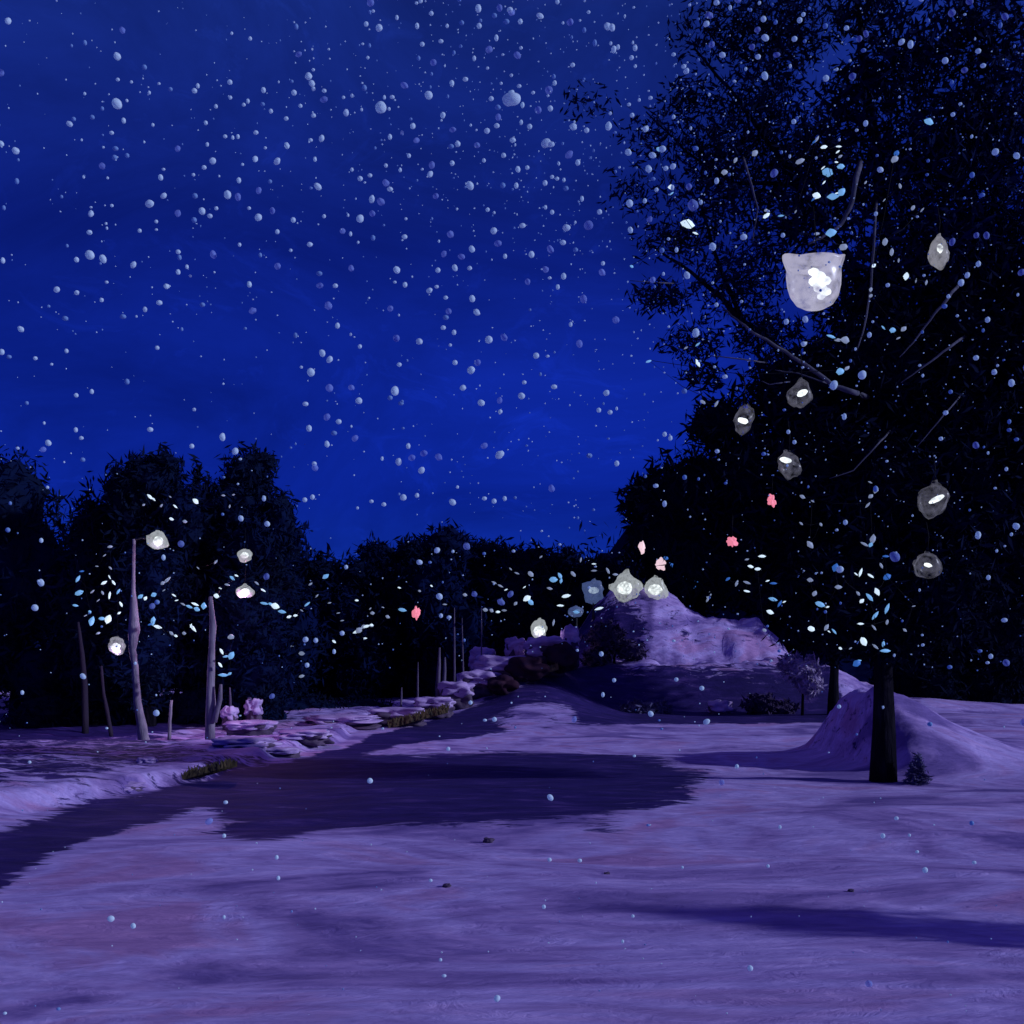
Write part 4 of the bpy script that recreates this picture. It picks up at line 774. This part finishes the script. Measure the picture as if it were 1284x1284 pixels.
Fk += z4([(20, 132, 90, 'w'), (138, 95, 24, 'w'), (76, 168, 32, 'w'), (240, 188, 36, 'w'), (215, 393, 60, 'w'), (245, 400, 40, 'w'), (376, 297, 44, 'w'), (454, 317, 34, 'w'), (583, 293, 48, 'w'), (808, 306, 33, 'w'), (722, 228, 30, 'w'), (18, 375, 36, 'w'), (68, 270, 28, 'w'), (118, 295, 34, 'w'), (843, 464, 42, 'w'), (901, 427, 44, 'w'), (699, 446, 42, 'w'), (402, 507, 36, 'w'), (49, 547, 38, 'w'), (209, 628, 34, 'w'), (39, 643, 34, 'w'), (708, 748, 48, 'w'), (530, 798, 34, 'w'), (797, 733, 30, 'w'), (427, 721, 30, 'w'), (250, 800, 30, 'w'), (76, 879, 36, 'w'), (335, 892, 46, 'w'), (315, 979, 36, 'w'), (129, 1049, 42, 'w'), (318, 1178, 38, 'w'), (284, 1241, 30, 'w'), (545, 1155, 42, 'f'), (550, 1102, 28, 'w'), (1046, 1172, 44, 'w'), (843, 1198, 40, 'f'), (712, 905, 38, 'w'), (465, 877, 60, 'f'), (825, 842, 38, 'f'), (1198, 1003, 46, 'w'), (1221, 615, 36, 'w'), (1128, 741, 28, 'w'), (1080, 760, 70, 'f'), (921, 541, 32, 'w'), (963, 530, 38, 'w'), (820, 545, 44, 'w'), (240, 1019, 46, 'f'), (212, 1138, 42, 'f'), (106, 1210, 38, 'f'), (388, 1022, 32, 'f'), (898, 1025, 34, 'f'), (984, 1022, 30, 'w'), (960, 655, 30, 'w'), (350, 460, 50, 'f'), (232, 80, 50, 'f'), (266, 38, 30, 'w'), (168, 198, 46, 'f'), (866, 668, 28, 'w'), (846, 604, 28, 'f'), (1057, 650, 40, 'f'), (1097, 425, 34, 'f'), (56, 56, 26, 'w'), (704, 165, 24, 'w'), (830, 126, 26, 'w'), (764, 138, 22, 'w'), (280, 602, 26, 'w'), (250, 592, 26, 'w'), (320, 610, 25, 'w'), (104, 537, 28, 'w'), (211, 771, 26, 'w'), (332, 660, 34, 'f'), (967, 238, 26, 'w'), (1177, 106, 20, 'w')])
Fk += z5([(52, 929, 15, 'w'), (6, 940, 15, 'w'), (156, 900, 18, 'f'), (245, 800, 14, 'w'), (272, 619, 16, 'w'), (251, 667, 18, 'w'), (209, 687, 16, 'w'), (144, 708, 18, 'f'), (81, 659, 14, 'w'), (7, 638, 15, 'w'), (224, 1041, 18, 'w'), (21, 1066, 14, 'w'), (5, 1042, 15, 'w'), (347, 1090, 16, 'w'), (354, 982, 12, 'w'), (437, 1064, 22, 'w'), (25, 1130, 16, 'f'), (438, 1060, 18, 'w'), (475, 1105, 22, 'w'), (490, 1128, 10, 'w'), (517, 613, 16, 'w'), (378, 673, 16, 'f'), (526, 691, 22, 'f')])
Fk += z6([(35, 942, 22, 'w'), (131, 915, 18, 'w'), (78, 823, 20, 'w'), (206, 788, 24, 'f'), (180, 731, 14, 'w'), (218, 656, 24, 'f'), (272, 577, 20, 'f'), (523, 585, 18, 'w'), (422, 600, 18, 'f'), (690, 473, 22, 'w'), (598, 500, 22, 'f'), (806, 468, 15, 'w'), (780, 285, 26, 'f'), (816, 723, 18, 'w'), (872, 716, 20, 'w'), (549, 756, 26, 'w'), (285, 933, 20, 'w'), (263, 984, 16, 'w'), (296, 990, 16, 'w'), (457, 1055, 16, 'w'), (474, 1066, 16, 'w'), (235, 1118, 18, 'f'), (316, 1141, 18, 'w'), (124, 1215, 22, 'f'), (43, 902, 14, 'w'), (313, 718, 24, 'f'), (431, 1207, 16, 'w'), (457, 1260, 18, 'w'), (612, 1105, 15, 'w'), (749, 1113, 14, 'f'), (516, 1182, 16, 'f'), (515, 928, 18, 'f'), (635, 885, 16, 'w'), (956, 910, 28, 'w'), (1040, 880, 28, 'w'), (1061, 762, 17, 'w'), (1093, 275, 20, 'w'), (1115, 615, 14, 'w'), (1050, 138, 18, 'w'), (838, 133, 16, 'w'), (1080, 405, 14, 'w'), (1272, 1068, 14, 'w'), (1079, 1216, 18, 'f'), (987, 1003, 18, 'w'), (840, 1078, 14, 'w'), (822, 1048, 14, 'w'), (933, 5, 20, 'w'), (866, 788, 16, 'w'), (610, 673, 14, 'w'), (400, 155, 18, 'w'), (292, 145, 22, 'w'), (455, 318, 0, 'w')])
Fk += [(a, b, s, k) for a, b, s, k in [(1122, 698, 14, 'f'), (1053, 714, 10, 'w'), (1060, 655, 7, 'w'), (104, 848, 8, 'w'), (196, 894, 9, 'w'), (139, 1152, 9, 'w'), (167, 1161, 8, 'w'), (262, 1030, 10, 'f'), (281, 1048, 6, 'w'), (283, 1006, 6, 'w'), (464, 979, 8, 'w'), (347, 1075, 6, 'w'), (349, 1101, 6, 'w'), (562, 939, 6, 'w'), (608, 903, 5, 'w'), (620, 902, 7, 'w'), (590, 881, 6, 'w'), (690, 1000, 9, 'w'), (689, 1078, 6, 'w'), (727, 1079, 6, 'w'), (682, 1137, 6, 'w'), (756, 871, 6, 'w'), (770, 853, 6, 'w'), (848, 852, 6, 'w'), (880, 863, 7, 'w'), (886, 905, 9, 'w'), (816, 895, 8, 'w'), (924, 961, 6, 'w'), (905, 981, 8, 'f'), (978, 1037, 5, 'w'), (1124, 1026, 6, 'w'), (1107, 1048, 7, 'w'), (1150, 1068, 5, 'w'), (1160, 1091, 8, 'w'), (963, 1086, 5, 'w'), (1052, 886, 6, 'w'), (1166, 908, 7, 'f'), (754, 820, 7, 'w'), (720, 902, 8, 'f'), (548, 690, 8, 'w'), (585, 685, 10, 'f'), (526, 705, 8, 'w'), (551, 748, 9, 'w'), (595, 745, 8, 'f'), (640, 745, 9, 'f'), (628, 755, 10, 'f'), (553, 772, 6, 'w'), (563, 774, 6, 'w'), (302, 650, 8, 'w'), (331, 625, 7, 'w'), (335, 657, 8, 'w'), (227, 682, 9, 'f'), (205, 699, 7, 'w'), (334, 723, 9, 'f'), (383, 802, 8, 'w'), (396, 803, 7, 'w'), (429, 794, 7, 'w'), (419, 817, 6, 'w'), (385, 834, 7, 'w'), (341, 873, 8, 'f'), (281, 1150, 5, 'w'), (191, 760, 8, 'f'), (197, 755, 7, 'f'), (434, 711, 6, 'w'), (540, 1104, 5, 'w')]]
Fk = [f for f in Fk if f[2] > 0]
rs = random.Random(21)
def dens(px, py):
    if py > 840: return .05
    d_ = .22 + .9 * math.exp(-((px - 650) / 260) ** 2) * math.exp(-((py - 60) / 210) ** 2)
    if px > 560: d_ += .25
    if py > 600: d_ *= .75
    return d_
cnt = 0
while cnt < 3300:
    px, py = rs.uniform(-60, 1344), rs.uniform(-60, 1284)
    if rs.random() > dens(px, py): continue
    inside = 93 < px < 1184 and 96 < py < 1188
    r_ = rs.random(); s_ = 1.0 + 1.5 * rs.random() if r_ < .88 else 2.8 + 2 * rs.random()
    if not inside and rs.random() < .22: s_ = rs.uniform(4.5, 10)
    Fk.append((px, py, s_, 'f' if rs.random() < .42 else 'w')); cnt += 1
Fk.sort(key=lambda f: -f[2])
GF = "snowflakes falling through the night"
special = {0: "largest snowflake, lumpy and pale blue, high above the middle of the picture"}
sky_like = lambda px, py: py < 560 and px < 780 or py < 650 and 380 < px < 780
rest = MB(); rest_f = MB()
def flake_xf(f):
    px, py, s_, k = f; d = rs.uniform(3.5, 11) if py < 1000 else rs.uniform(2.5, 5.5)
    return at(px, py, d), s_ * .9 * d / F / 2
for i, f in enumerate(Fk):
    c, r_ = flake_xf(f)
    if i < 298:
        ms = FM[f[3]]; k = rs.randrange(len(ms)); k = 4 if i == 1 else min(k, 3)
        o = link("snowflake", ms[min(k, len(ms) - 1)]); o.location = c; o.rotation_euler = (rs.uniform(-.4, .4), rs.uniform(0, 6.28), rs.uniform(-.4, .4)); e = rs.uniform(.84, 1.16); o.scale = (r_ * e, r_, r_ / e)
        px, py, s_, k_ = f
        if abs(px - 146.6) < 1 and abs(py - 130) < 1: lab = "big oval pale blue snowflake alone in the upper left of the sky"
        elif abs(px - 477.4) < 1 and abs(py - 134.7) < 1: lab = "big teardrop-shaped pale snowflake near the top middle of the sky"
        elif s_ > 16 and abs(px - 643) < 2: lab = "largest lumpy pale blue snowflake at the top middle of the sky"
        else:
            size = "large" if s_ > 9 else ("middle-sized" if s_ > 7 else ("small" if s_ > 5.6 else "very small"))
            look = ("round pale" if k_ == 'w' else "dim thin") if e < 1.08 and e > .92 else ("oval pale" if k_ == 'w' else "dim oval")
            if py > 850: wh = "over the " + ("left bank and near snow" if px < 500 else ("middle of the dark strip" if px < 850 else "snow by the big trunk"))
            elif px > 1010: wh = "before the " + ("top" if py < 280 else ("middle" if py < 560 else "low edge")) + " of the big black crown"
            elif px > 790: wh = "by the " + ("topmost left branches" if py < 220 else ("left branches" if py < 420 else "lower left shoulder")) + " of the big tree"
            elif py > 560: wh = "before the left grove" if px < 360 else ("just over the middle wood" if py < 690 else "before the middle wood")
            else: wh = "in the " + ("top" if py < 170 else ("upper" if py < 300 else ("middle" if py < 430 else "lower"))) + " sky, " + ("over the left grove" if px < 370 else ("over the middle wood" if px < 580 else "nearest the big tree"))
            lab = f"{size} {look} snowflake {wh}"
        tag(o, lab, "snowflake", GF)
    else:
        mbq = rest if f[3] == 'w' else rest_f; e = rs.uniform(.8, 1.2)
        V, Fc = ico(1)
        mbq.add([c + Vector((v.x * e, v.y, v.z / e)) * r_ for v in V], Fc)
byl = {}
for o in COL.objects:
    if o.get('category') == "snowflake": byl.setdefault(o['label'], []).append(o)
ORD = "first second third fourth fifth sixth seventh eighth ninth tenth eleventh twelfth".split()
for lab, os_ in byl.items():
    if len(os_) > 1:
        os_.sort(key=lambda o: o.location.x / o.location.y)
        for k, o in enumerate(os_): o['label'] = f"{ORD[min(k, 11)]} from left, {lab}"
o = rest.build("falling_snow", M_flake); tag(o, "fine powder of tiny white snowflakes filling the night air", "snowfall", kind='stuff')
o = rest_f.build("falling_snow", M_flakeb); tag(o, "fine powder of tiny dim blue snowflakes filling the night air", "snowfall", kind='stuff')
S.cycles.max_bounces = 6; S.cycles.transparent_max_bounces = 12
